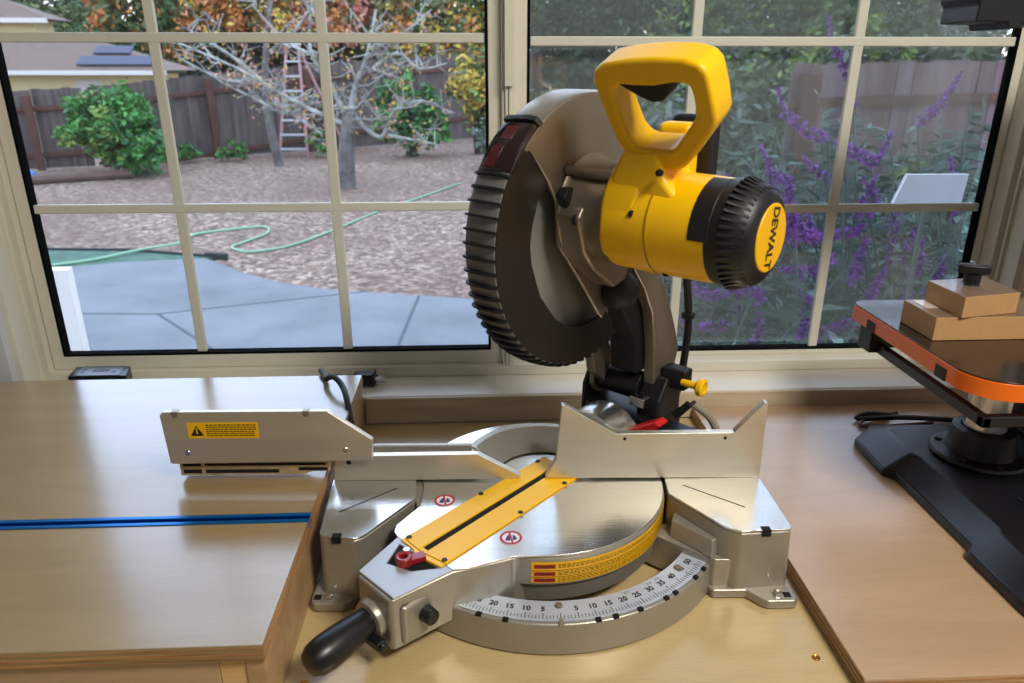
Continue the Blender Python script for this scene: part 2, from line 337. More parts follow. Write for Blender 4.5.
# ================================================================ BENCHES
BY = 1.1695
lb = tag(empty('workbench', (-.9, .86, -.9)), 'raised birch plywood bench with blue track along its top, left of the saw', 'workbench')
lb.location = (0, 0, 0)
m = MB(); X0, X1, F, TY = -1.6, -.2045, .5425, .745
for a, b in ((F, TY-.0095), (TY+.0095, BY)): m.b2((X0, a, .0765), (X1, b, .095))
m.b2((X0, TY-.0095, .0765), (X1, TY+.0095, .083)); m.build('tabletop', M['ply'], lb)
m = MB()
m.b2((X0, F-.0008, .0825), (X1+.0007, F-.0001, .0865)); m.b2((X0, F-.0008, .0775), (X1+.0007, F-.0001, .0795)); m.b2((X0, F-.0008, .0900), (X1+.0007, F-.0001, .0915))
for z in (.078, .083, .090): m.b2((X1+.0001, F, z), (X1+.0008, BY, z+.0022))
m.build('ply_edge', M['ply_edge'], lb)
m = MB(); m.b2((X1-.0195, F+.004, .0005), (X1-.0010, BY-.002, .076)); m.build('side_panel', M['ply_side'], lb, bevel=.0008)
m = MB(); m.b2((X0, F+.006, -.02), (X1-.045, F+.024, .0755)); m.build('front_panel', M['ply_red'], lb, bevel=.0008)
m = MB(); m.b2((X1-.0445, F+.006, -.02), (X1-.020, F+.024, .0755)); m.build('end_block', M['pine'], lb, bevel=.0008)
m = MB(); t = TY
m.b2((X0, t-.0092, .0835), (X1+.0005, t+.0092, .0850)); 
for s in (-1, 1):
    m.b2((X0, t+s*.0080-.0012, .0850), (X1+.0005, t+s*.0080+.0012, .0962)); m.b2((X0, t+s*.0058-.0022, .0940), (X1+.0005, t+s*.0058+.0022, .0962))
m.build('track', M['blue_ano'], lb, bevel=.0004)
# middle deck
dk = tag(empty('bench_deck', (0, 0, 0)), 'pale plywood base board the miter saw is bolted to, between the two raised benches', 'bench board')
m = MB(); m.b2((-1.6, .12, -.0185), (1.7, 1.17, 0)); m.build('board', M['ply_deck'], dk)
for x, y in ((-.186, .590), (.352, .600)):
    m = MB(); m.lathe([(0, .0006), (.0026, .0006), (.0034, .0012), (.0042, .0008), (.0044, .0001), (0, .0001)], (x, y, 0), seg=20); m.box((x, y, .0009), (.0036, .0008, .0004)); m.build('screw', M['brass'], dk)
rb = tag(empty('side_board', (0, 0, 0)), 'reddish brown plywood panel on the right that carries the black and orange tool', 'bench board')
X2 = .3755
MB().b2((X2, .548, .0003), (1.7, BY, .0215)).build('panel', M['ply_red'], rb, bevel=.0006)
m = MB()
for z in (.003, .009, .015): m.b2((X2-.0007, .548, z), (X2-.0001, BY, z+.0028)); m.b2((X2, .5473, z), (1.7, .5479, z+.0028))
m.build('ply_edge', M['ply_edge'], rb)

# ================================================================ MITER SAW
RZ = R(-1.7); saw = empty('miter_saw', (.080, .832, 0), RZ)
tag(saw, 'yellow and silver compound miter saw with its head raised and table swung left', 'miter saw')
HA = R(-44) - RZ
HM = Matrix.Rotation(HA, 4, 'Z')                       # head frame: x = across blade, y = along kerf (back), z up
Tc = (-.008, -.002)
# --- base castings
TR_ = [(.1559, -.002), (.1535, -.0415), (.2044, -.1154), (.2211, -.1236), (.2785, -.1190), (.2815, -.1145), (.2795, -.002)]
TL_ = [(-.2735, -.002), (-.2650, -.1190), (-.2610, -.1240), (-.2240, -.1300), (-.2130, -.1230), (-.1626, -.0474), (-.1660, -.002)]
def outset(pts, k, c): return [(c[0]+(x-c[0])*k, c[1]+(y-c[1])*k) for x, y in pts]
for T_, c_ in ((TR_, (.22, 0)), (TL_, (-.22, 0))):
    MB().prism(outset(T_, 1.03, c_), .008, .0865, 'z', T_).build('base', M['alu_cast'], saw, bevel=.003, seg=3)
    MB().prism(T_, .0868, .0898).build('base_top', M['alu_mach'], saw, bevel=.0008)
# feet flanges
m = MB()
m.prism([(.188, -.118), (.1924, -.1300), (.232, -.1300), (.246, -.146), (.252, -.1495), (.284, -.1495), (.2885, -.144), (.2885, -.10), (.286, -.02), (.20, -.02)], .0005, .0125); m.build('foot', M['alu_cast'], saw, bevel=.003, seg=3); m = MB()
m.prism([(-.276, -.02), (-.2775, -.140), (-.272, -.1465), (-.238, -.1465), (-.230, -.140), (-.222, -.124), (-.205, -.110), (-.19, -.02)], .0005, .0125)
m.build('foot', M['alu_cast'], saw, bevel=.003, seg=3)
for c_, d_ in (((.277, -.139, .0128), (.008, .008, .001)), ((-.270, -.135, .0128), (.008, .008, .001)), ((.2500, -.1185, .0860), (.0105, .0085, .0085)), ((-.2440, -.1243, .0860), (.0105, .0085, .0085))): MB().box(c_, d_).build('socket', M['hole'], saw)
for p, q in (((-.2511, -.077), (-.1885, -.0245)), ((.176, -.0231), (.2395, -.074))):
    m = MB(); d = Vector((q[0]-p[0], q[1]-p[1], 0)); m.box(((p[0]+q[0])/2, (p[1]+q[1])/2, .0898), (d.length, .0013, .0006), Matrix.Rotation(math.atan2(d.y, d.x), 4, 'Z')); m.build('scribed_line', M['hole'], saw)
for x, y in ((.2655, -.138), (-.2565, -.135)):
    MB().lathe([(0, .0165), (.003, .0175), (.0048, .0165), (.0052, .0128), (0, .0128)], (x, y, 0), seg=6).build('bolt', M['steel'], saw)
# --- scale ring
A0, A1 = -142, -31
m = MB(); m.lathe([(.2290, .040), (.2310, .0385), (.2335, .002), (.228, .001), (.222, .030), (.1950, .030), (.1950, .040)], (.001, .016, 0), seg=72, a0=A0, a1=A1, closed=True)
m.build('scale_ring', M['alu_cast'], saw, bevel=.0012)
SCc = (.001, .016)
m = MB(); m.lathe([(.1955, .0403), (.2265, .0403), (.2265, .0412), (.1955, .0412)], (SCc[0], SCc[1], 0), seg=72, a0=-138, a1=-34.5, closed=True); m.build('scale_plate', M['scale_plate'], saw)
ZA = -88.5      # polar angle of the 0 mark
m = MB()
def polar(a, r, z=.0414): return Vector((SCc[0]+r*math.cos(R(a)), SCc[1]+r*math.sin(R(a)), z))
for k in range(-50, 53):
    a = ZA + k
    if a > -35.5: continue
    L = .0085 if k % 5 == 0 else .0055
    rm = Matrix.Rotation(R(a), 4, 'Z'); m.box(polar(a, .2235-L/2), (L, .0006 if k % 5 else .0008, .0002), rm)
for k in range(-45, 51, 5):
    a = ZA + k
    if k == 0: continue
    Mx = Matrix.Translation(polar(a, .2085)) @ Matrix.Rotation(R(a+90), 4, 'Z'); add_text(m, str(abs(k)), .0098, Mx, bold=.00035)
for k, s in ((-31.6, '31.6'), (-22.5, '22.5'), (22.5, '22.5'), (31.6, '31.6'), (35.3, '35.3'), (-35.3, '35.3')):
    a = ZA + k; Mx = Matrix.Translation(polar(a, .2005)) @ Matrix.Rotation(R(a+90), 4, 'Z'); add_text(m, s, .0045, Mx)
m.build('scale_markings', M['ink'], saw, flat=True)
for k in (-45, -31.6, -22.5, -15, 0, 10, 15, 22.5, 31.6, 35.3, 45, 50):
    a = ZA + k; rm = Matrix.Rotation(R(a), 4, 'Z')
    if k: MB().box(polar(a, .2285, .0403), (.0050, .0060, .0030), rm).build('detent_notch', M['hole'], saw)
    else: MB().box(polar(a, .2275, .0405), (.009, .0050, .0025), rm).build('pointer', M['alu_cast'], saw)
for a, r in ((ZA-.2, .2035), (-43.5, .2050), (ZA-27, .207)):
    MB().lathe([(0, .0025), (.0036, .002), (.0046, .0005), (.0046, 0), (0, 0)], polar(a, r, .0415), seg=16).build('screw', M['bronze'], saw)
# connecting block between ring end and right casting, and floor web
m = MB(); m.prism([(.118, -.060), (.158, -.046), (.1995, -.112), (.214, -.122), (.194, -.122), (.163, -.098)], .004, .050, 'z'); m.build('brace', M['alu_cast'], saw, bevel=.002); m = MB()
m.prism([(.150, -.075), (.160, -.050), (.200, -.110), (.190, -.122)], .050, .070, 'z', [(.152, -.070), (.160, -.052), (.1985, -.108), (.192, -.112)])
m.build('brace', M['alu_cast'], saw, bevel=.002); m = MB(); m.prism([(-.165, -.05), (-.226, -.125), (-.190, -.150), (-.13, -.06)], .004, .034)
m.build('brace', M['alu_cast'], saw, bevel=.002)
# --- rear body of the base (castings behind both fences)
m = MB()
m.b2((-.272, .0135, .010), (-.09, .052, .112)); m.b2((.10, .0135, .010), (.278, .045, .105))
m.lathe([(.118, .004), (.150, .004), (.150, .06), (.128, .06)], (0, .01, 0), seg=40, a0=5, a1=175, closed=True)
m.build('rear_casting', M['alu_cast'], saw, bevel=.003)
m = MB(); m.lathe([(.060, .090), (.094, .1135), (.104, .1135), (.108, .090)], (-.002, .004, 0), seg=40, a0=22, a1=160, closed=True)
m.build('fence_bridge', M['alu_cast'], saw, bevel=.001)
# --- turntable
m = MB(); m.lathe([(0, .02), (.150, .02), (.156, .026), (.1575, .048), (.1610, .050), (.1610, .0835), (.157, .0855), (0, .0855)], (Tc[0], Tc[1], 0), seg=96)
m.build('turntable', M['alu_cast'], saw)
# disc top + extension top in the head frame
def hfr(pts): return pts
c2 = (HM.inverted() @ Vector((Tc[0], Tc[1], 0)))
tdisc = [(c2.x+.1597*math.cos(R(a)), c2.y+.1597*math.sin(R(a))) for a in range(-45, 216, 5)]
ext = [(-.0735, -.150), (-.0640, -.196), (-.0560, -.206), (-.0452, -.2098)]
top = [(.0447, -.2090), (.0540, -.197), (.0770, -.1500)] + [(.100, -.128)] + tdisc[1:-1] + [(-.100, -.120)] + ext
m = MB(); m.prism(top, .0858, .0880); m.build('turntable_top', M['alu_mach'], saw, HM, bevel=.0006)
# arm housing
m = MB()
m.prism([(.090, -.108), (.0790, -.1500), (.0760, -.1525), (.052, -.199), (.0447, -.209), (.0316, -.2816), (.027, -.285), (-.026, -.281), (-.0301, -.2776), (-.0452, -.2098), (-.057, -.203), (-.0735, -.150), (-.105, -.115), (0, 0)], .022, .0856)
m.build('table_arm', M['alu_cast'], saw, HM, bevel=.003, seg=3)
o_ = [(-.0450, -.2102), (.0445, -.2094), (.0316, -.2810), (-.0298, -.2772)]; i_ = [(-.0330, -.2175), (.0310, -.2175), (.0130, -.2400), (-.0170, -.2490)]
MB().ring(o_, i_, .0858, .0882).build('arm_top', mat('arm_top_paint', S(180, 182, 184), .4, metal=.5), saw, HM, bevel=.001)
MB().prism(i_, .0855, .0868).build('arm_recess', M['hole'], saw, HM)
m = MB(); m.lathe([(.0045, 0), (.0095, 0), (.0095, .009), (.0085, .0105), (.0045, .0095)], (-.004, -.236, .087), seg=28, closed=True); m.box((.004, -.224, .0915), (.011, .018, .007), Matrix.Rotation(R(-25), 4, 'Z')); m.build('detent_lever', M['crimson'], saw, HM, bevel=.002)
MB().cyl((-.014, -.2235, .087), (-.014, -.2235, .094), .0040, seg=6).build('adjusting_screw', M['steel'], saw, HM)
# miter lock boss & black knob on the arm's right flank
m = MB(); m.b2((.029, -.275, .026), (.039, -.240, .074)); m.build('lock_housing', M['alu_cast'], saw, HM, bevel=.006, seg=3)
m = MB(); m.cyl((.038, -.246, .052), (.052, -.246, .052), .0095, .0085, 18); m.build('override_knob', M['black'], saw, HM, bevel=.001)
m = MB(); m.lathe([(.013, 0), (.021, 0), (.022, .004), (.020, .010), (.013, .012)], (0, -.281, .050), (0, -1, -.05), seg=32, closed=True); m.build('handle_collar', M['alu_cast'], saw, HM)
m = MB(); m.lathe([(0, 0), (.0135, 0), (.0145, .004), (.0160, .02), (.0180, .040), (.0188, .060), (.0172, .073), (.0130, .080), (0, .083)], (0, -.286, .050), (.05, -1, -.04), seg=36); m.build('lock_handle', M['gloss_black'], saw, HM)
m = MB(); m.box((.014, -.294, .032), (.022, .012, .010)); m.cyl((.025, -.294, .032), (.029, -.294, .032), .005); m.build('detent_trigger', M['black'], saw, HM, bevel=.002)
# kerf plate
m = MB()
K0, K1 = -.212, .040
m.prism([(-.0362, K0+.004), (-.0072, K0), (-.0072, K1), (-.034, K1)], .0882, .0905); m.prism([(.0018, K0), (.0329, K0+.003), (.0329, K1), (.0018, K1)], .0882, .0905)
m.b2((-.0072, K0, .0882), (.0018, K0+.006, .0905))
m.prism([(-.0362, K0+.0035), (-.0052, K0-.0005), (.0002, K0-.0005), (.0329, K0+.0025), (.0329, K0-.004), (.018, K0-.006), (.0002, K0-.007), (-.0052, K0-.007), (-.014, K0-.003), (-.0362, K0-.001)], .078, .0900)
m.build('kerf_plate', M['yellow_soft'], saw, HM, bevel=.0008)
MB().b2((-.0070, K0+.007, .0882), (.0016, K1, .0889)).build('kerf_slot', M['hole'], saw, HM)
for x, y in ((-.032, K0+.008), (.028, K0+.006), (-.033, -.085), (.0305, -.083), (.0300, .004), (-.031, .024)):
    m = MB(); m.lathe([(0, .0012), (.0028, .0012), (.0034, .0003), (0, .0003)], (x, y, .0905), seg=14); m.build('screw', M['rubber'], saw, HM)
# no-hands symbols
for x, y in ((-.1262, -.0514), (-.0454, -.1293)):
    hd = MB(); hd.lathe([(0, 0), (.0130, 0), (.0130, .0004), (0, .0004)], (x, y, .0881), seg=32); d = hd.build('warning_symbol', mat('symbol_white', S(230, 224, 228), .4), saw)
    rr = MB(); rr.lathe([(.0100, 0), (.0128, 0), (.0128, .0004), (.0100, .0004)], (x, y, .0885), seg=32, closed=True); rr.box((x, y, .0888), (.0022, .0215, .0004), Matrix.Rotation(R(10), 4, 'Z')); rr.build('symbol_ring', mat('symbol_red', S(170, 30, 50), .4), d)
    hh = MB(); hh.prism([(x-.007, y-.005), (x-.001, y-.006), (x-.0012, y+.006), (x-.004, y+.004)], .08855, .0887); hh.prism([(x+.002, y-.005), (x+.007, y-.003), (x+.0045, y+.004), (x+.002, y+.005)], .08855, .0887); hh.build('symbol_hand', mat('symbol_navy', S(40, 40, 90), .4), d)
# wraparound warning label on disc side
LR = .1613
def wrap(x, z, r=LR+.0003): a = R(-93) + x/LR; return (Tc[0]+r*math.cos(a), Tc[1]+r*math.sin(a), z)
m = MB(); m.lathe([(LR, .0525), (LR+.0003, .0525), (LR+.0003, .0800), (LR, .0800)], (Tc[0], Tc[1], 0), seg=60, a0=-95.5, a1=-6, closed=True); lbl = m.build('warning_label', M['label_yellow'], saw)
m = MB(); m2 = MB(); m3 = MB()
for z in (.0605, .0690): m3.lathe([(LR+.0003, z-.0003), (LR+.0006, z-.0003), (LR+.0006, z+.0003), (LR+.0003, z+.0003)], (Tc[0], Tc[1], 0), seg=60, a0=-95.5, a1=-6, closed=True)
random.seed(3)
for zc in (.0565, .0648, .0745):
    for w_, x0 in ((.024, -.004),):
        n = 8
        for i in range(n):
            xa, xb = x0+w_*i/n, x0+w_*(i+1)/n; m.f([m.v(wrap(xa, zc-.0027, LR+.0006)), m.v(wrap(xb, zc-.0027, LR+.0006)), m.v(wrap(xb, zc+.0027, LR+.0006)), m.v(wrap(xa, zc+.0027, LR+.0006))])
    add_text(m2, 'WARNING', .0046, None, lambda x, y: wrap(x+.008, y+zc, LR+.0009), bold=.00015)
    for row in (-.0022, -.0003, .0016):
        x = .023
        while x < .237:
            w_ = random.uniform(.002, .006); m3.f([m3.v(wrap(x, zc+row, LR+.0006)), m3.v(wrap(x+w_, zc+row, LR+.0006)), m3.v(wrap(x+w_, zc+row+.0009, LR+.0006)), m3.v(wrap(x, zc+row+.0009, LR+.0006))]); x += w_+.0014
m.build('red_bar', M['red'], lbl); m2.build('label_heading', M['ink'], lbl, flat=True); m3.build('label_text', M['ink_brown'], lbl, flat=True)

# --- fences
FY0, FY1 = -.006, .004
m = MB(); m.prism([(-.272, .0900), (-.267, .1253), (-.0857, .1268), (-.0306, .0945), (-.034, .0905)], FY0, FY1, 'y'); m.build('fence', M['alu_fence'], saw, bevel=.0008)
m = MB(); m.b2((-.255, FY1+.0002, .0900), (-.095, .030, .108)); m.b2((-.255, .024, .108), (-.095, .032, .124)); m.build('fence_back', M['alu_cast'], saw, bevel=.002)
m = MB(); m.prism([(.0011, .0915), (.0146, .1200), (.0200, .1955), (.0240, .1950), (.0902, .1550), (.2399, .1555), (.2740, .1975), (.2785, .1968), (.2793, .0900)], FY0, FY1, 'y'); m.build('fence', M['alu_fence'], saw, bevel=.0008)
for x in (.101, .229): MB().cyl((x, FY0-.0004, .148), (x, FY0+.001, .148), .0022).build('screw_hole', M['hole'], saw)
MB().cyl((-.251, FY0-.0004, .1170), (-.251, FY0+.001, .1170), .0032).build('screw_hole', M['hole'], saw)
MB().b2((.06, FY1+.0002, .0900), (.26, .020, .118)).build('fence_back', M['alu_cast'], saw, bevel=.002)
# sliding extension fence on the left
m = MB(); m.prism([(-.4715, .1235), (-.4745, .1900), (-.4705, .1945), (-.2690, .1945), (-.2163, .1550), (-.2180, .1270), (-.222, .1257), (-.466, .1225)], -.0170, -.0090, 'y')
xf = m.build('sliding_fence', M['alu_fence'], saw, bevel=.0012)
m = MB(); m.prism([(-.4655, .1225), (-.4655, .1003), (-.310, .1003), (-.298, .105), (-.275, .105), (-.275, .1245)], -.0075, .012, 'y'); m.build('rail', mat('dusty_casting', S(184, 160, 122), .5, metal=.2, noise=.15, scale=60), xf, bevel=.001)
m = MB()
for x0, x1, z0, z1 in ((-.461, -.438, .114, .1185), (-.433, -.280, .1145, .1180), (-.461, -.438, .104, .1095), (-.433, -.340, .1040, .1090), (-.315, -.278, .1070, .1115)): m.b2((x0, -.0079, z0), (x1, -.0076, z1))
m.build('rail_slot', M['hole'], xf)
for x, z in ((-.4478, .1385), (-.2512, .1410)): MB().lathe([(0, .0006), (.0034, .0006), (.0040, 0), (0, 0)], (x, -.0171, z), (0, -1, 0), seg=18).build('screw', M['steel'], xf)
for x in (-.456, -.296):
    m = MB(); m.b2((x-.004, -.0172, .1910), (x+.004, -.0088, .1952)); m.cyl((x, -.0173, .1905), (x, -.0176, .1905), .0035); m.build('clip', M['bronze'], xf)
m = MB(); m.b2((-.4430, -.01745, .1590), (-.3560, -.01705, .1805)); l2 = m.build('warning_label', M['label_yellow'], xf)
m = MB(); m.prism([(-.4395, .1625), (-.4235, .1625), (-.4315, .1768)], -.01765, -.0175, 'y')
random.seed(5)
for i in range(6):
    x = -.420; z = .1772 - i*.0029
    while x < -.361: w_ = random.uniform(.002, .005); m.b2((x, -.01762, z-.0007), (min(x+w_, -.3585), -.0175, z+.0006)); x += w_+.0009
    if i == 4: pass
m.build('label_print', M['ink'], l2); MB().b2((-.4324, -.0178, .1652), (-.4306, -.01766, .1735)).build('exclamation_mark', M['label_yellow'], l2)

# --- saw head -------------------------------------------------
BS, BZ = .045, .408          # blade centre (s, z)
def pol(r, a): return (BS + r*math.cos(R(a)), BZ + r*math.sin(R(a)))
# blade
pts = []
NT = 80
for i in range(NT):
    a = 360*i/NT; pts += [pol(.1445, a), pol(.150, a+1.0), pol(.150, a+2.6), pol(.1440, a+3.0)]
MB().prism(pts, -.0012, .0012, 'x').build('blade', M['blade'], saw, HM)
MB().lathe([(0, 0), (.030, 0), (.030, .004), (.012, .006), (.012, .012), (0, .012)], (.0013, BS, BZ), (1, 0, 0), seg=36).build('arbor_washer', M['bronze'], saw, HM)
# upper guard: a shell
m = MB()
up_out = [pol(.1575, a) for a in range(138, -31, -6)]
inner = [(.1270, .325), (.1001, .3126), (.0819, .2904), (.0297, .3539), (-.0106, .4008), (-.0150, .4500), (-.0300, .4730), (-.0600, .5080)]
m.prism(up_out + inner, .018, .024, 'x')
m.build('upper_guard_face', M['bronze'], saw, HM, bevel=.003)
m = MB(); m.lathe([(.151, -.020), (.156, -.020), (.1590, -.016), (.1590, .018), (.156, .0235), (.151, .0235)], (0, BS, BZ), (1, 0, 0), seg=48, a0=-30, a1=138, closed=True, ref=(0, 1, 0))
m.build('upper_guard_rim', mat('guard_rim_metal', S(176, 168, 154), .3, metal=.8), saw, HM)
m = MB(); m.prism(up_out + [(.09, .30), (-.03, .42)], -.0195, -.0175, 'x'); m.build('upper_guard_back', M['bronze'], saw, HM)
# lower guard
gi = [(-.0275, .4772), (-.047, .4560), (-.0565, .4300), (-.0595, .4100), (-.0567, .3890), (-.0412, .3492), (-.0111, .3136), (.0110, .3010), (.0287, .2950), (.0480, .2925), (.0700, .2950), (.0890, .3020), (.1060, .2850), (.1120, .2650)]
go = [pol(.1590, a) for a in range(296, 127, -4)]
m = MB(); m.prism(gi + go, .0195, .0225, 'x'); m.build('lower_guard', M['guard'], saw, HM, bevel=.0012)
m = MB(); m.prism(gi + go, -.0215, -.0195, 'x'); m.build('lower_guard_back', M['guard'], saw, HM)
m = MB(); m.lathe([(.1545, -.0215), (.1595, -.0205), (.1612, -.016), (.1612, .015), (.1600, .0205), (.1555, .0225)], (0, BS, BZ), (1, 0, 0), seg=80, a0=148, a1=296, closed=True, ref=(0, 1, 0)); m.build('lower_guard_rim', M['rim'], saw, HM)
m = MB()
for a in [150 + 5.2*i for i in range(28)]:
    m.lathe([(.1600, -.0225), (.1635, -.0215), (.1655, -.017), (.1668, -.004), (.1655, .013), (.1640, .0200), (.1620, .0235), (.1590, .0235), (.1590, -.0225)], (0, BS, BZ), (1, 0, 0), seg=2, a0=a, a1=a+.9, closed=True, ref=(0, 1, 0))
m.build('guard_ribs', M['rubber'], saw, HM, ang=60)
m = MB(); m.lathe([(.1560, -.0225), (.1610, -.0205), (.1625, -.012), (.1625, .012), (.1610, .0205), (.1560, .0235)], (0, BS, BZ), (1, 0, 0), seg=16, a0=127, a1=149, closed=True, ref=(0, 1, 0)); gw = m.build('guard_window', M['window_red'], saw, HM)
m = MB(); m.lathe([(.1627, -.010), (.1630, -.010), (.1630, .006), (.1627, .006)], (0, BS, BZ), (1, 0, 0), seg=6, a0=129.5, a1=136, closed=True, ref=(0, 1, 0)); m.lathe([(.1627, -.014), (.1630, -.014), (.1630, .001), (.1627, .001)], (0, BS, BZ), (1, 0, 0), seg=6, a0=139, a1=147.5, closed=True, ref=(0, 1, 0)); m.build('red_sticker', mat('dark_red_sticker', S(74, 4, 14), .15, coat=.8), gw, HM)
m = MB(); m.lathe([(.1560, -.0240), (.1640, -.0210), (.1660, .010), (.1640, .0220), (.1560, .0255)], (0, BS, BZ), (1, 0, 0), seg=4, a0=124.5, a1=127, closed=True, ref=(0, 1, 0)); m.build('guard_cap', M['rubber'], saw, HM, bevel=.0008)
# gear housing
MS, MZ = .030, .437         # motor axis (s, z)
ax = (1, 0, 0)
m = MB(); m.lathe([(0, .024), (.060, .024), (.063, .028), (.058, .034), (.0555, .060), (.0565, .092), (0, .092)], (0, MS+.012, MZ), ax, seg=56); m.build('gear_housing', M['bronze'], saw, HM)
m = MB(); m.prism([(-.022, .438), (-.014, .450), (.030, .452), (.060, .42), (.095, .385), (.078, .350), (.055, .345), (.012, .374), (-.010, .398)], .024, .058, 'x'); m.build('gear_case', M['bronze'], saw, HM, bevel=.004, seg=3)
m = MB(); m.tube([(.026, -.001, .485), (.092, .004, .482)], .0055, 12, smooth=False); m.build('housing_rib', M['bronze'], saw, HM)
m = MB(); m.lathe([(0, .012), (.011, .011), (.012, .004), (.012, 0), (0, 0)], (.028, -.012, .458), ax, seg=6); m.build('arbor_bolt', M['rubber'], saw, HM, bevel=.001)
m = MB(); m.cyl((.050, -.018, .436), (.053, -.018, .436), .006); m.build('spindle_lock', M['rubber'], saw, HM)
# motor
m = MB(); m.lathe([(0, .084), (.050, .084), (.0535, .088), (.0545, .130), (.0530, .190), (.0522, .212), (0, .212)], (0, MS, MZ), ax, seg=64); 
m.build('motor_housing', M['yellow'], saw, HM)
m = MB(); m.prism([(-.0215, .455), (-.0165, .472), (.000, .494), (.030, .500), (.060, .485), (.080, .45), (.072, .40), (.03, .383), (-.014, .402), (-.0215, .420)], .082, .126, 'x'); m.build('housing_shoulder', M['yellow'], saw, HM, bevel=.007, seg=3)
m = MB(); m.prism([(.086, .462), (.178, .462), (.150, .488), (.142, .514), (.102, .514), (.090, .490)], -.012, .050, 'y'); m.build('handle_neck', M['yellow'], saw, HM, bevel=.007, seg=3)
m = MB(); m.lathe([(.0546, .140), (.0551, .140), (.0551, .1412), (.0546, .1412)], (0, MS, MZ), ax, seg=64, closed=True); m.build('housing_seam', mat('seam', S(150, 105, 6), .5), saw, HM)
for x, s, z in ((.122, -.0175, .4520), (.150, -.017, .495), (.150, MS-.02, .390)): MB().cyl((x-.0, s-.003, z), (x+.003, s-.0045, z), .0038, .0034).build('housing_screw', M['hole'], saw, HM)
m = MB(); m.lathe([(0, .204), (.0525, .204), (.0535, .208), (.0530, .220), (.0500, .234), (.0440, .243), (.0360, .247), (0, .247)], (0, MS, MZ), ax, seg=64); m.build('motor_cap', M['black'], saw, HM)
m = MB()
for a0_ in (98,): m.lathe([(.0520, .187), (.0538, .187), (.0540, .208), (.0520, .208)], (0, MS, MZ), ax, seg=26, a0=a0_, a1=a0_+84, closed=True, ref=(0, 1, 0))
m.build('cap_tongue', M['black'], saw, HM, bevel=.001)
m = MB()
for i in range(44):
    a = R(i*360/44); d = Vector((0, math.cos(a), math.sin(a)))
    c = Vector((.2290, MS, MZ)) + d*.0500; rm = Matrix.Rotation(a, 4, 'X'); m.box(c, (.024, .0040, .0030), rm @ Matrix.Rotation(R(-24), 4, 'Z'))
m.build('cooling_rib', M['black'], saw, HM, bevel=.0006)
m = MB(); m.lathe([(0, .0015), (.0325, .0015), (.0335, .0005), (.0335, 0), (0, 0)], (.247, MS, MZ), ax, seg=48); disc = m.build('end_badge', M['label_yellow'], saw, HM)
# brand text reads downwards across the badge
TM = HM @ Matrix.Translation((.2488, MS, MZ)) @ Matrix(((0, 0, 1, 0), (-.10, -1, 0, 0), (-1, .10, 0, 0), (0, 0, 0, 1)))
TM = HM @ Matrix.Translation((.2488, MS, MZ)) @ Matrix.Rotation(R(90), 4, 'X') @ Matrix.Rotation(R(90), 4, 'Y') @ Matrix.Rotation(R(-90-8), 4, 'Z')
m = MB(); add_text(m, 'DEWALT', .0150, TM @ Matrix.Diagonal((1.0, 1.35, 1, 1)), bold=.0005); m.build('brand_lettering', M['ink'], disc, flat=True)
# D handle
HT = HM @ Matrix.Translation((0, -.03, .55)) @ Matrix.Rotation(R(27), 4, 'X')
ho = [(.084, .030), (.087, .041), (.100, .048), (.125, .0515), (.155, .053), (.185, .0515), (.200, .047), (.206, .039), (.208, .015), (.208, -.006), (.204, -.014), (.170, -.056), (.160, -.063), (.116, -.060), (.103, -.050), (.095, -.030), (.089, 0), (.085, .025)]
hi = [(.106, .020), (.108, .025), (.114, .027), (.130, .026), (.150, .026), (.170, .0295), (.182, .0290), (.187, .0265), (.1885, .015), (.1885, .000), (.186, -.006), (.162, -.036), (.156, -.040), (.126, -.040), (.118, -.037), (.112, -.028), (.108, -.008), (.106, .010)]
m = MB(); m.ring(ho, hi, 0, .036, 'y'); m.build('handle', M['yellow'], saw, HT, bevel=.0085, seg=4)
m = MB(); m.prism([(.106, .034), (.164, .034), (.163, .018), (.154, .0085), (.143, .0070), (.130, .0120), (.110, .024)], .006, .030, 'y'); m.build('trigger', M['rubber'], saw, HT, bevel=.002)
# rear yellow rib and black rear handle behind the motor
m = MB(); m.b2((.095, .062, .475), (.136, .088, .536)); m.build('rear_housing', M['yellow'], saw, HM, bevel=.008, seg=3)
m = MB(); m.b2((.095, .0885, .42), (.150, .108, .543)); m.build('rear_cover', M['rubber'], saw, HM, bevel=.008, seg=3)
# --- pivot arm and trunnion
m = MB(); m.prism([(.115, .360), (.1604, .345), (.1900, .3296), (.2110, .3000), (.2300, .2650), (.2450, .2350), (.2560, .2090), (.2480, .1780), (.2300, .1500), (.1930, .1500), (.1900, .1850), (.1870, .2250), (.1750, .2800), (.150, .320)], .024, .042, 'x'); m.build('pivot_arm', M['bronze'], saw, HM, bevel=.003, seg=3)
m = MB(); m.prism([(.10, .345), (.155, .345), (.200, .300), (.235, .235), (.235, .186), (.172, .186), (.165, .24), (.13, .29)], -.020, .0235, 'x'); m.build('arm_boot', M['rubber'], saw, HM, bevel=.004)
m = MB(); m.sphere((.034, .100, .328), .026, 20); m.build('link_knuckle', M['rubber'], saw, HM)
m = MB(); m.prism([(.120, .300), (.150, .300), (.195, .19), (.175, .160), (.15, .18)], -.046, -.030, 'x'); m.build('pivot_arm_back', M['bronze'], saw, HM, bevel=.003)
m = MB(); m.tube([(.060, .215, .395), (.060, .222, .345), (.056, .250, .260), (.050, .262, .210), (.045, .262, .150), (.04, .25, .11)], .0055, 10); m.build('head_cable', M['rubber'], saw, HM)
m = MB(); m.box((.057, .247, .262), (.016, .012, .010)); m.build('cable_clip', M['rubber'], saw, HM, bevel=.002)
m = MB(); m.cyl((-.048, .200, .158), (.022, .200, .158), .0215, seg=32); m.build('pivot_barrel', M['black'], saw, HM, bevel=.001)
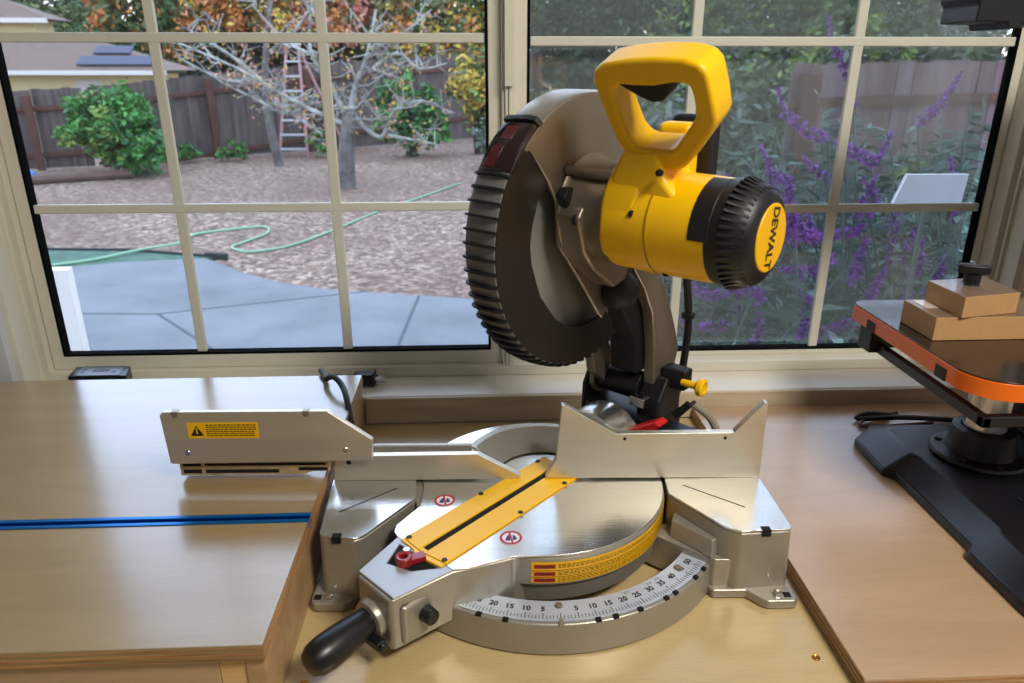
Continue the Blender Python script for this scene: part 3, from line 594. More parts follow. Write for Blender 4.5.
m = MB(); m.lathe([(.0215, 0), (.027, 0), (.027, .008), (.0215, .008)], (-.056, .200, .158), ax, seg=32, closed=True); m.build('spring_ring', M['bronze'], saw, HM)
m = MB(); m.prism([(.165, .05), (.235, .05), (.235, .150), (.215, .180), (.185, .180), (.168, .150)], -.066, -.0585, 'x'); m.prism([(.15, .03), (.25, .03), (.24, .125), (.165, .125)], -.058, .062, 'x'); m.prism([(.175, .10), (.24, .10), (.24, .165), (.20, .182), (.178, .150)], .024, .060, 'x')
m.build('bevel_support', M['black'], saw, HM, bevel=.004)
m = MB(); m.b2((.022, .160, .143), (.046, .176, .158)); m.build('stop_block', M['steel'], saw, HM, bevel=.002)
m = MB(); m.lathe([(0, 0), (.040, 0), (.052, .006), (.055, .016), (.055, .050), (0, .050)], (0, .098, .090), (0, 1, 0), seg=48); m.build('bevel_barrel', M['alu_mach'], saw, HM)
m = MB(); m.prism([(-.002, .112), (.020, .112), (.044, .124), (.084, .150), (.094, .146), (.066, .116), (.038, .096), (.000, .098)], .125, .149, 'y'); m.build('bevel_lock_lever', M['red_part'], saw, HM, bevel=.003)
m = MB(); m.b2((.062, .15, .06), (.115, .21, .118)); m.build('bevel_clamp', M['black'], saw, HM, bevel=.008, seg=3)
m = MB(); m.b2((.045, .205, .165), (.082, .228, .195)); m.build('lock_pin_bracket', M['black'], saw, HM, bevel=.003)
m = MB(); m.cyl((.078, .205, .180), (.105, .205, .180), .0045, .006, 16); m.lathe([(0, 0), (.0105, 0), (.0125, .002), (.0125, .008), (.009, .010), (.006, .008), (0, .008)], (.103, .205, .180), ax, seg=24); m.build('lock_pin', M['yellow'], saw, HM)
m = MB(); m.tube([(.075, .20, .128), (.092, .205, .150)], .0055, 10, smooth=False); m.build('bevel_stop', M['rubber'], saw, HM)
m = MB(); m.tube([(.095, .21, .150), (.115, .235, .120), (.130, .24, .075), (.133, .232, .045)], .0055, 10); m.build('light_cord_guide', mat('grey_tube', S(150, 140, 124), .4), saw, HM)

# ================================================================ cord, plug, black box on the sill
m = MB(); m.tube([(-.275, 1.178, .1012), (-.262, 1.150, .1012), (-.257, 1.130, .106), (-.240, 1.110, .118), (-.222, 1.085, .112), (-.208, 1.045, .100), (-.196, 1.00, .060), (-.19, .95, .012), (-.15, .945, .008), (-.05, 1.02, .008), (.06, 1.06, .008), (.16, 1.03, .010), (.20, 1.00, .02)], .0048, 10)
m.build('power_cord', M['rubber'], saw, (Matrix.Translation(saw.location) @ Matrix.Rotation(RZ, 4, 'Z')).inverted())
pl = tag(empty('power_plug', (-.205, 1.215, .056), R(-6)), 'dark three prong plug lying at the window sill by the left bench corner', 'plug')
pl.location = (-.205, 1.228, .062)
m = MB(); m.tube([(-.075, .012, -.001), (-.045, .004, 0), (-.022, 0, 0)], .005, 10); m.build('cable_end', mat('dark_blue_cable', S(24, 34, 60), .5), pl)
m = MB(); m.prism([(-.024, -.007), (-.004, -.011), (.010, -.011), (.010, .011), (-.004, .011), (-.024, .007)], -.009, .012); m.prism([(.010, -.013), (.014, -.013), (.014, .013), (.010, .013)], -.011, .015); m.build('plug_body', M['rubber'], pl, bevel=.002)
for y, z in ((-.006, .004), (.006, .004)): MB().b2((.014, y-.0008, z-.003), (.030, y+.0008, z+.003)).build('prong', M['steel'], pl)
MB().cyl((.014, 0, -.005), (.032, 0, -.005), .0022).build('prong', M['steel'], pl)
bx = tag(empty('small_box', (-.672, 1.234, .0505)), 'small flat black box with grey printed top on the far left of the sill', 'box')
m = MB(); m.prism([(-.048, -.024), (.052, -.024), (.040, .022), (-.056, .022)], 0, .034); m.build('case', M['gloss_black'], bx, bevel=.002)
m = MB(); m.prism([(-.036, -.022), (.040, -.022), (.032, .020), (-.042, .020)], .0341, .0348); m.build('top_sticker', mat('grey_print', S(70, 74, 86), .3), bx)
m = MB()
for i in range(4): m.b2((-.014+i*.007, -.006, .0349), (-.0095+i*.007, .006, .0352))
for p in ((-.030, -.008), (-.031, .004), (.024, -.008)): m.b2((p[0]-.003, p[1]-.002, .0349), (p[0]+.003, p[1]+.002, .0352))
m.build('printed_mark', M['ink'], bx)

# ================================================================ black and orange tool
tl = tag(empty('power_tool', (.72, .90, .0215)), 'black benchtop power tool with an orange edged table on the right board', 'power tool')
TI = Matrix.Translation((-.72, -.90, -.0215))
# base
m = MB()
bo = [(.594, 1.019), (.590, .924), (.604, .912), (.604, .738), (.592, .726), (.593, .629), (.60, .60), (.95, .60), (.95, 1.03), (.640, 1.062)]
bi = [(.632, 1.000), (.628, .924), (.636, .912), (.636, .738), (.628, .726), (.626, .66), (.632, .645), (.93, .645), (.93, 1.005), (.660, 1.012)]
m.prism(bo, .0218, .034, 'z', bo); m.prism(bo, .034, .060, 'z', bi)
m.build('base', M['tool_black'], tl, TI, bevel=.003, seg=3)
m = MB(); m.prism([(.70, .80), (.93, .80), (.93, .66), (.70, .66)], .060, .0635); m.build('base_ledge', M['tool_black'], tl, TI, bevel=.003)
m = MB(); m.lathe([(.030, .060), (.062, .060), (.064, .064), (.062, .068), (.046, .070), (.042, .082), (.040, .104), (.030, .106)], (.722, .915, 0), seg=48, closed=True); m.build('column_flange', M['tool_black'], tl, TI)
for a in (20, 140, 215, 265, 320): MB().lathe([(0, .006), (.005, .006), (.006, 0), (0, 0)], (.722+.053*math.cos(R(a)), .915+.053*math.sin(R(a)), .066), seg=6).build('bolt', M['rubber'], tl, TI)
MB().cyl((.722, .915, .10), (.722, .915, .215), .028, seg=36).build('column', M['steel'], tl, TI)
m = MB(); m.lathe([(.0285, .176), (.044, .176), (.046, .18), (.046, .216), (.0285, .216)], (.722, .915, 0), seg=40, closed=True); m.b2((.765, .88, .17), (.86, .95, .205)); m.build('table_bracket', M['tool_black'], tl, TI, bevel=.002)
# table
def rr(x0, x1, y0, y1, r, rf): 
    return arc(x0+rf, y0+rf, rf, 180, 270, 10) + arc(x1-rf, y0+rf, rf, 270, 360, 10) + arc(x1-r, y1-r, r, 0, 90, 6) + arc(x0+r, y1-r, r, 90, 180, 6)
to = rr(.574, .96, .744, 1.068, .022, .055)
m = MB(); m.prism(to, .2255, .2475); m.build('table', M['orange'], tl, TI, bevel=.0008)
MB().prism(rr(.5748, .9592, .7448, 1.0672, .0215, .0545), .2477, .2498).build('table_top', M['tool_top'], tl, TI, bevel=.0006)
for x0, y0 in ((.5733, .995), (.5733, .822)): MB().b2((x0-.0004, y0-.011, .2255-.0005), (x0+.006, y0+.011, .240)).build('table_notch', M['ink'], tl, TI)
m = MB()
m.b2((.592, .755, .188), (.604, 1.035, .202)); m.b2((.580, 1.000, .188), (.604, 1.036, .244)); m.prism([(.592, .767), (.592, .755), (.80, .755), (.80, .767)], .188, .202); m.b2((.592, 1.015, .200), (.66, 1.027, .2250))
m.build('fence_rail', M['tool_black'], tl, TI, bevel=.002)
for y in (1.01, 1.025): MB().b2((.604, y-.002, .222), (.640, y+.002, .2245)).build('rail_bolt', M['steel'], tl, TI)
# body rising out of frame, with the upper arm over the table
m = MB(); m.b2((.83, .93, .06), (.94, 1.02, .64)); m.build('frame_post', M['tool_black'], tl, TI, bevel=.006)
m = MB(); m.prism([(.552, .637), (.553, .655), (.548, .66), (.548, .72), (.94, .72), (.94, .634), (.604, .634), (.602, .630), (.590, .630), (.588, .6365)], .86, .93, 'y'); m.b2((.83, .86, .634), (.94, 1.02, .72)); m.build('upper_arm', M['tool_black'], tl, TI, bevel=.003)
m = MB(); m.tube([(.70, 1.11, .028), (.66, 1.105, .034), (.64, 1.10, .027), (.70, 1.085, .036), (.78, 1.09, .028), (.88, 1.07, .028)], .0045, 8); m.build('cord', M['rubber'], tl, TI)
m = MB(); m.tube([(.72, 1.12, .027), (.655, 1.098, .027), (.635, 1.078, .026), (.66, 1.072, .026), (.76, 1.08, .027)], .003, 8); m.build('brown_cord', mat('brown_cord', S(80, 46, 34), .5), tl, TI)

# mdf jig blocks
b1 = MB(); b1.b2((.5975, .886, .2502), (.93, .9650, .2825)); lo = b1.build('mdf_block', [M['mdf'], M['mdf_top']], bevel=.0008)
tag(lo, 'longer tan fibreboard block lying flat on the orange edged table under the other block', 'wood block')
lo.data.polygons[1].material_index = 1
MB().b2((.606, .925, .2826), (.624, .960, .2832)).build('clear_tape', mat('tape', S(200, 190, 176), .15), lo)
b2_ = MB(); b2_.prism([(.627, .881), (.713, .899), (.716, .975), (.624, .961)], .2828, .3115); up = b2_.build('mdf_block', [M['mdf'], M['mdf_top']], bevel=.0008)
tag(up, 'smaller square tan fibreboard block set askew on top of the longer block', 'wood block')
up.data.polygons[1].material_index = 1
kb = tag(empty('clamp_knob', (.668, .935, .3117)), 'black plastic wing knob screwed into the upper fibreboard block', 'knob')
MB().lathe([(0, 0), (.0115, 0), (.0115, .0012), (0, .0012)], (0, 0, 0), seg=24).build('washer', M['steel'], kb)
MB().lathe([(0, .0013), (.0095, .0013), (.0105, .006), (.0105, .016), (0, .016)], (0, 0, 0), seg=24).build('stem', M['black'], kb)
m = MB(); m.prism([(-.019, -.006), (-.008, -.0085), (.010, -.0085), (.020, -.004), (.020, .006), (.008, .0085), (-.010, .0085), (-.019, .005)], .0162, .029); m.build('grip', M['black'], kb, Matrix.Rotation(R(-25), 4, 'Z'), bevel=.003)
MB().lathe([(0, .034), (.003, .033), (.0035, .029), (0, .029)], (-.004, 0, 0), seg=12).build('bolt_end', M['steel'], kb)

# ================================================================ GARDEN
G = -1.1
g = MB().b2((-60, WY1+.02, G-.2), (60, 90, G)).build('garden_ground', M['chips']); g['kind'] = 'structure'
m = MB(); m.prism([(-7, 1.45), (-7, 6.0), (-3.9, 6.35), (-3.2, 6.62), (-2.52, 6.72), (-2.3, 6.50), (-1.95, 6.13), (-1.60, 5.85), (-1.19, 5.66), (-.62, 5.50), (0, 5.34), (1.5, 5.05), (6, 4.5), (6, 1.45)], G+.001, G+.03)
pt = m.build('patio', M['concrete']); pt['kind'] = 'structure'
m = MB()
def strip(mb, a, b, w, z, h=.002):
    d = Vector((b[0]-a[0], b[1]-a[1], 0)); mb.box(((a[0]+b[0])/2, (a[1]+b[1])/2, z), (d.length, w, h), Matrix.Rotation(math.atan2(d.y, d.x), 4, 'Z'))
for a, b in (((-1.62, 4.30), (-2.30, 5.09)), ((-2.30, 5.09), (-4.5, 5.2)), ((-2.30, 5.09), (-.9, 5.58)), ((-.47, 5.46), (-.56, 3.6)), ((1.5, 5.0), (1.4, 2))): strip(m, a, b, .022, G+.031)
m.build('slab_joint', M['joint'], pt)
m = MB(); m.prism([(-6.5, 6.05), (-6.2, 7.33), (-3.38, 7.08), (-2.47, 6.78), (-2.52, 6.74), (-3.2, 6.64), (-3.9, 6.37)], G+.001, G+.02); tag(m.build('turf_strip', M['turf']), 'green strip of low turf between the concrete patio and the wood chips', 'grass', kind='stuff')
m = MB(); strip(m, (-6.2, 7.35), (-3.38, 7.10), .03, G+.02, .04); strip(m, (-3.38, 7.10), (-2.46, 6.80), .03, G+.02, .04); strip(m, (-2.55, 6.83), (-2.34, 6.76), .05, G+.03, .06)
tag(m.build('lawn_edging', M['edging']), 'black edging strip along the far side of the green turf', 'edging')
m = MB(); m.tube([(x, y, G+(.036 if y < 6.9 else .05 if y < 7.4 and x < -2.6 else .014)) for x, y in ((-3.95, 6.42), (-3.53, 6.67), (-3.24, 6.98), (-2.95, 7.30), (-3.01, 7.83), (-2.71, 8.07), (-2.39, 8.21), (-2.26, 7.89), (-2.36, 7.51), (-2.44, 7.25), (-2.31, 7.07), (-2.16, 7.03), (-1.88, 7.27), (-1.61, 7.91), (-1.23, 9.06), (-.79, 10.06), (-.28, 11.31))], .013, 8)
tag(m.build('garden_hose', M['hose']), 'pale green garden hose snaking over the wood chips', 'hose')
wb = MB(); wb.prism([(-1.40, -1.068), (-1.095, -1.068), (-1.095, .085), (-1.40, .085)], 1.94, 1.975, 'y')
tag(wb.build('white_board', M['white_paint'], bevel=.003), 'tall white painted board standing on the patio at the left edge of the window', 'board')

def fence(name, pts, tops, m_b, m_r, label, bw=.15, thick=.02):
    r = tag(empty(name, (pts[0][0], pts[0][1], G)), label, 'fence'); inv = Matrix.Translation((-pts[0][0], -pts[0][1], -G))
    mb = MB(); rl = MB(); posts = []
    for (a, ta), (b, tb) in zip(zip(pts[:-1], tops[:-1]), zip(pts[1:], tops[1:])):
        A, B = Vector((a[0], a[1], 0)), Vector((b[0], b[1], 0)); d = (B-A); L = d.length; d.normalize(); n = int(L/bw); rot = Matrix.Rotation(math.atan2(d.y, d.x), 4, 'Z')
        for i in range(n):
            p = A + d*(i+.5)*bw; h = ta+(tb-ta)*(i+.5)/n + random.uniform(-.012, .012)
            if i % 13 == 0: posts.append((p.copy(), h, rot))
            mb.box((p.x, p.y + random.uniform(-.012, .012), (h+G)/2), (bw*.995, thick, h-G-.04), rot)
        for z in (-.32, -1.45):
            c = A + d*L/2; sl = math.atan2(tb-ta, L); nrm = Vector((d.y, -d.x, 0))*.04
            if (ta+tb)/2+z < G+.1: z = G+.15-(ta+tb)/2
            rl.box(c + nrm + Vector((0, 0, (ta+tb)/2+z)), (L, .05, .075), rot @ Matrix.Rotation(-sl, 4, 'Y'))
    mb.build('fence_boards', m_b, r, inv); rl.build('rail', m_r, r, inv)
    for p, h, rot in posts:
        MB().box((p.x+.05, p.y-.08, (h-.1+G)/2), (.12, .12, h-.1-G), rot).build('post', m_r, r, inv)
    return r
random.seed(11)
fence('board_fence', [(-13, 11.0), (-6.7, 13.7), (-3.15, 16.3), (1.6, 20)], [.0, .26, .66, .98], M['fence_wood'], M['fence_rail'], 'long weathered grey board fence with red brown rails across the back of the yard')
fence('board_fence', [(2.55, 6.2), (4.9, 6.6)], [.62, .66], M['fence_red'], M['fence_rail'], 'purplish weathered board fence behind the purple flowers on the right', .16)

# leaf and foliage helpers
def leaf(mb, p, s, rnd):
    d = Vector((rnd.gauss(0, 1), rnd.gauss(0, 1), rnd.gauss(0, .7))).normalized(); e = d.cross(Vector((rnd.gauss(0, 1), rnd.gauss(0, 1), rnd.gauss(0, 1)))).normalized()
    p = Vector(p); L = s*rnd.uniform(.7, 1.3); Wd = L*.45
    mb.f([mb.v(p-d*L*.5), mb.v(p+e*Wd*.5), mb.v(p+d*L*.5+Vector((0, 0, -.1*L))), mb.v(p-e*Wd*.5)])
def crown(n, blobs, s, weights, seed):
    rnd = random.Random(seed); mb = MB(); tot = sum(b[3]*b[4]*b[5] for b in blobs)
    for b in blobs:
        k = int(n*b[3]*b[4]*b[5]/tot); cl = [(rnd.gauss(0, 1), rnd.gauss(0, 1), rnd.gauss(0, 1)) for _ in range(max(6, k//60))]
        for i in range(k):
            c = rnd.choice(cl); v = Vector(c).normalized()*rnd.uniform(.55, 1.0) + Vector((rnd.gauss(0, .13), rnd.gauss(0, .13), rnd.gauss(0, .13)))
            mb.mi = rnd.choices(range(len(weights)), weights)[0] if rnd.random() < .35 else (hash((round(c[0], 3), seed)) % 1000 / 1000 > weights[0]/sum(weights)) * (1 + (hash(round(c[1], 3)) % max(1, len(weights)-1)))
            leaf(mb, (b[0]+v.x*b[3], b[1]+v.y*b[4], b[2]+v.z*b[5]), s, rnd)
    return mb
def tree(name, label, x, y, w, ztop, zbot, mats, weights, s, n, seed, group=None, trunk=True, cat='tree', depth=None):
    r = tag(empty(name, (x, y, G)), label, cat, group); rnd = random.Random(seed); inv = Matrix.Translation((-x, -y, -G)); dp = depth or w*.6
    zc, hz = (ztop+zbot)/2, (ztop-zbot)/2
    bl = [(x, y, zc, w*.55, dp*.6, hz*.85)] + [(x+rnd.uniform(-.55, .55)*w, y+rnd.uniform(-.4, .4)*dp, zc+rnd.uniform(-.5, .55)*hz, w*rnd.uniform(.3, .42), dp*.45, hz*rnd.uniform(.35, .48)) for _ in range(6)]
    crown(n, bl, s, weights, seed).build('foliage', [M[k] for k in mats], r, inv, flat=True)
    if trunk:
        m = MB(); m.tube([(x, y, G), (x+rnd.uniform(-.2, .2), y, (G+zc)/2), (x+rnd.uniform(-.3, .3), y, zc+hz*.4)], .05*w+.06, 8, .03)
        for _ in range(4): m.tube([(x, y, zbot+.1*hz), (x+rnd.uniform(-.3, .3)*w, y+rnd.uniform(-.3, .3), zc), (x+rnd.uniform(-.6, .6)*w, y+rnd.uniform(-.3, .3), zc+rnd.uniform(0, .7)*hz)], .025*w+.02, 6, .01)
        m.build('trunk', M['bark_dark'], r, inv)
    return r
far = [ # name,label,x,y,w,ztop,zbot,mats,weights
 ('bushy_tree', 'olive green tree in the upper left corner behind the pale house', -19, 33, 4.6, 5.0, -1, ('lf_ol', 'lf_gr', 'lf_lt'), (4, 3, 1)),
 ('autumn_tree', 'orange and green autumn tree above the brown roof', -14.0, 34, 3.6, 4.6, -.5, ('lf_gr', 'lf_or', 'lf_ol'), (5, 3, 2)),
 ('evergreen_tree', 'dark evergreen mass just right of the brown roof', -10.2, 33, 4.2, 3.2, -1, ('lf_ev', 'lf_dk', 'lf_ol'), (6, 3, 1)),
 ('autumn_tree', 'bright orange autumn tree behind the first window bar', -10.4, 37, 3.4, 4.8, 1.4, ('lf_or', 'lf_ol', 'lf_ye'), (4, 4, 2)),
 ('evergreen_tree', 'dark green tree with orange patches left of the ladder', -6.6, 31, 3.0, 2.6, -1, ('lf_dk', 'lf_ev', 'lf_or'), (6, 4, 1)),
 ('autumn_tree', 'tall peach coloured autumn tree above the ladder', -6.0, 35, 2.6, 4.3, 1.0, ('lf_or', 'lf_pk', 'lf_ol'), (4, 3, 3)),
 ('bushy_tree', 'grey green tree behind the ladder and bare branches', -3.6, 30, 2.6, 3.2, -1, ('lf_sg', 'lf_gr', 'lf_ol'), (4, 3, 2)),
 ('autumn_tree', 'yellow leaved autumn tree behind the bare apple branches', -1.6, 27, 2.6, 3.4, -.2, ('lf_ol', 'lf_ye', 'lf_gr', 'lf_or'), (4, 4, 2, 2)),
 ('bushy_tree', 'yellow green tree at the upper right of the left window', 1.0, 28, 2.9, 4.0, -.8, ('lf_lt', 'lf_gr', 'lf_ye'), (4, 3, 2)),
 ('evergreen_tree', 'dark tree seen just right of the centre window post', 4.2, 30, 3.2, 3.9, -1, ('lf_ev', 'lf_dk', 'lf_gr'), (5, 3, 2)),
 ('bushy_tree', 'dark green tree above the yellow saw handle', 7.6, 28, 3.4, 4.2, -1, ('lf_gr', 'lf_dk', 'lf_sg'), (4, 3, 2)),
 ('bushy_tree', 'mid green tree in the top of the right window behind the flower spikes', 8.2, 20, 3.0, 3.2, -1, ('lf_gr', 'lf_dk', 'lf_lt'), (4, 2, 2)),
 ('evergreen_tree', 'shady green tree at the far right above the purplish fence', 11.2, 19, 3.4, 2.5, -1, ('lf_dk', 'lf_gr', 'lf_sg'), (4, 3, 2)),
 ('bushy_tree', 'pale green tree behind the saw handle and side fence', 5.2, 18, 2.4, 2.2, -1, ('lf_gr', 'lf_sg', 'lf_lt'), (4, 4, 2)),
]
for i, (nm, lab, x, y, w, zt, zb, ms, wt) in enumerate(far):
    k = (42 if i % 2 else 50)/y
    tree(nm, lab, x*k, y*k, w*k*1.05, .592+(zt+1.0-.592)*k, max(G+.3, .592+(zb-.592)*k), ms, wt, .42, 7500, 100+i, 'trees beyond the yard')
m_ = crown(14000, [(x, 57, .6, 5.5, 2, 2.4) for x in range(-40, 41, 8)], .5, (5, 3, 2), 77); hg = tag(empty('hedge', (0, 57, G)), 'long dark green hedge running across the far background behind all the trees', 'hedge'); m_.build('foliage', [M['lf_ev'], M['lf_dk'], M['lf_ol']], hg, Matrix.Translation((0, -57, -G)), flat=True)
MB().b2((-44, 56.8, G), (44, 57.2, 1.2)).build('inner_growth', M['lf_dk'], hg, Matrix.Translation((0, -57, -G)))
for i, (x, h) in enumerate(((-34, 7.5), (-24, 6.2), (-13, 7.2), (-3, 6.0), (7, 7.4), (17, 6.6), (27, 7.6), (37, 7))):
    tree('background_tree', 'tall dark green tree in the farthest row on the skyline', x, 66, 7.5, h, -.9, (('lf_ev', 'lf_dk', 'lf_ol'), ('lf_ol', 'lf_ev', 'lf_gr'))[i % 2], (5, 3, 2), .6, 5200, 300+i, 'skyline trees')
tree('laurel_bush', 'bright green rounded bush in front of the left part of the back fence', -5.80, 12.75, .85, .36, -1.15, ('lf_br', 'lf_b2', 'lf_lt'), (5, 4, 2), .12, 11000, 31, None, True, 'bush', 1.1)
tree('garden_shrub', 'green shrub at the back fence right of the lichen covered tree', -1.25, 15.0, .85, .55, -1.08, ('lf_b2', 'lf_br', 'lf_gr'), (5, 4, 2), .15, 3600, 32, None, True, 'bush', .9)
tree('garden_shrub', 'yellow and orange leaved shrub beside the centre window post', .05, 15.4, 1.15, .95, -.7, ('lf_ye', 'lf_lt', 'lf_or', 'lf_gr'), (4, 3, 2, 2), .15, 3800, 33, None, True, 'bush', 1.0)
tree('garden_shrub', 'grey green shrub low beside the centre window post', .35, 13.2, .65, -.1, -1.0, ('lf_sg', 'lf_gr'), (4, 2), .12, 1500, 34, None, True, 'bush', .6)
for x, y, z, lab in ((-4.55, 14.3, -.62, 'small green weed clump at the fence foot left of the ladder'), (-5.3, 14.1, -.72, 'low green weed clump at the fence foot right of the laurel bush'), (-3.05, 14.9, -.55, 'green weed clump at the fence foot right of the ladder')):
    tree('weed_clump', lab, x, y, .38, z, -1.08, ('lf_br', 'lf_gr'), (3, 2), .09, 500, int(abs(x*10)), None, False, 'plant', .3)
# middle distance greenery behind the flower bed
for i, (x, y, w, zt, lab) in enumerate(((3.4, 9.5, 1.1, .9, 'light green bush seen behind the saw handle'), (2.2, 10.8, .9, .25, 'grey green bush right of the centre post'), (4.0, 8.6, .9, 1.25, 'pale green bush above the start of the purplish fence'), (5.3, 8.4, 1.3, 1.15, 'dark green bush over the purplish fence at the right'),
    (1.2, 12.2, .9, .35, 'grey green bush just right of the centre window post'), (2.1, 8.2, .75, .30, 'low bush seen through the hole of the saw handle'), (3.2, 12.6, 1.0, .8, 'green bush behind the saw handle, right of its hole'), (2.75, 7.0, .6, .35, 'bush just left of the purplish fence behind the purple flowers'), (3.4, 5.4, .7, .02, 'low leafy bush standing in front of the purplish fence'))):
    tree('garden_bush', lab, x, y, w, zt, -1.05, (('lf_gr', 'lf_lt', 'lf_sg'), ('lf_sg', 'lf_gr', 'lf_dk'), ('lf_lt', 'lf_gr', 'lf_sg'), ('lf_dk', 'lf_sg', 'lf_gr'))[i % 4], (4, 3, 2), .13, 4200, 60+i, None, True, 'bush', 1.0)

# lichen covered apple tree
def branchy(name, label, base, limbs, r0, leaf_mats, leaf_w, nl, seed, mk, ls=.09):
    r = tag(empty(name, base), label, 'tree'); rnd = random.Random(seed); inv = Matrix.Translation((-base[0], -base[1], -base[2])); m = MB(); tips = []; tm = MB()
    for L in limbs[:1]: tm.tube(L[1], L[0], 10, L[2])
    tm.build('trunk', M['bark_mid'], r, inv)
    for L in limbs[1:]:
        m.tube(L[1], L[0]*.75, 7, L[2]*.8)
        P_ = [Vector(p) for p in L[1]]
        for i in range(len(P_)-1):
            for k in range(5):
                q = P_[i].lerp(P_[i+1], rnd.random()); d = Vector((rnd.uniform(-.7, .7), rnd.uniform(-.4, .4), rnd.uniform(-.25, .7)))*rnd.uniform(.3, .8)
                e = q+d*.5+Vector((0, 0, rnd.uniform(-.08, .08))); m.tube([q, e, q+d], L[2]*.8, 5, .005); tips += [e, q+d]
                for _ in range(2):
                    d2 = Vector((rnd.uniform(-.3, .3), rnd.uniform(-.2, .2), rnd.uniform(-.15, .3))); m.tube([q+d*.6, q+d*.6+d2], .008, 4, .004, smooth=False); tips.append(q+d*.6+d2)
    m.build('branches', M['bark'], r, inv)
    lm = MB()
    for _ in range(nl):
        t = rnd.choice(tips); lm.mi = rnd.choices(range(len(leaf_mats)), leaf_w)[0]; leaf(lm, t + Vector((rnd.gauss(0, .08), rnd.gauss(0, .08), rnd.gauss(0, .07))), ls, rnd)
    lm.build('leaves', [M[k] for k in leaf_mats], r, inv, flat=True)
T = 11.0
branchy('apple_tree', 'lichen covered leafless apple tree with crooked pale branches in the yard', (-1.92, T, G), [
 (.13, [(-1.92, T, G), (-1.90, T, -.7), (-1.86, T, -.35), (-1.80, T, -.05)], .10),
 (.07, [(-1.84, T, -.15), (-1.70, T, .3), (-1.5, T-.1, .7), (-1.35, T, 1.3)], .02),
 (.06, [(-1.85, T, -.10), (-2.05, T, .35), (-2.3, T+.1, .8), (-2.2, T, 1.4)], .02),
 (.05, [(-1.88, T, -.2), (-2.3, T-.1, .0), (-2.8, T, .25), (-3.3, T, .55), (-4.1, T, .9)], .015),
 (.045, [(-2.3, T, .1), (-2.7, T, -.05), (-3.1, T, .15), (-3.5, T, .35)], .012),
 (.05, [(-1.80, T, -.05), (-1.4, T, -.38), (-1.2, T, -.05), (-.8, T, .12), (-.35, T, -.05)], .014),
 (.04, [(-1.5, T, .5), (-1.1, T, .75), (-.8, T, .55), (-.4, T, .62)], .012),
 (.04, [(-1.45, T, .8), (-1.0, T, 1.0), (-.6, T, 1.3)], .012),
 (.035, [(-1.3, T, -.35), (-.9, T, -.42), (-.5, T, -.5)], .01),
 (.04, [(-2.2, T, .7), (-2.6, T, .9), (-3.0, T, 1.35)], .012)], .1, ('lf_ye', 'lf_lt', 'lf_pk'), (4, 3, 3), 950, 5, True, .06)
branchy('bare_tree', 'grey trunked bare tree leaning beside the ladder', (-3.55, 13.6, G), [
 (.085, [(-3.55, 13.6, G), (-3.65, 13.6, -.2), (-3.6, 13.6, .6), (-3.4, 13.6, 1.6)], .04),
 (.06, [(-3.55, 13.6, 0), (-3.1, 13.6, -.3), (-2.75, 13.6, -.55)], .02),
 (.06, [(-3.55, 13.6, .2), (-4.1, 13.6, .7), (-4.9, 13.6, 1.2)], .02),
 (.05, [(-3.6, 13.6, .4), (-4.3, 13.6, .35), (-5.1, 13.6, .75)], .015),
 (.05, [(-3.5, 13.6, .8), (-3.0, 13.6, 1.2), (-2.6, 13.6, 1.7)], .02)], .1, ('lf_ye', 'lf_pk', 'lf_or'), (3, 3, 2), 420, 8, False, .08)
# orchard ladder
ld = tag(empty('ladder', (-3.6, 15, G)), 'white three legged orchard ladder with pinkish rails standing among the trees', 'ladder'); li = Matrix.Translation((3.6, -15, -G))
for a, b in (((-3.89, 15, G), (-3.62, 15.4, 1.05)), ((-3.34, 15, G), (-3.42, 15.4, 1.05))): MB().tube([a, b], .028, 6, smooth=False).build('rail', M['ladder_red'], ld, li)
MB().tube([(-3.48, 15.45, 1.05), (-2.75, 16.0, G)], .028, 6, smooth=False).build('prop', M['ladder_red'], ld, li)
for k in range(8):
    t = .07 + k*.125; m = MB(); m.box(((-3.89*(1-t)-3.62*t-3.34*(1-t)-3.42*t)/2, 15+.4*t, G+2.15*t), (.55*(1-t)+.2*t, .08, .035)); m.build('rung', M['ladder_al'], ld, li)
MB().b2((-3.66, 15.3, .95), (-3.38, 15.5, 1.08)).build('top_cap', M['ladder_al'], ld, li)
tag(MB().sphere((-6.96, 11.85, G+.09), .12, 20, (1.2, 1, .8)).build('blue_ball', M['blue_plastic']), 'small blue ball lying on the chips at the far left of the yard', 'ball')
m = MB(); m.tube([(-7.6, 11.0, G+.07), (-6.5, 11.7, G+.07), (-5.5, 12.2, G+.07)], .07, 8); tag(m.build('log', M['log']), 'long log edging the bed in front of the laurel bush', 'log')

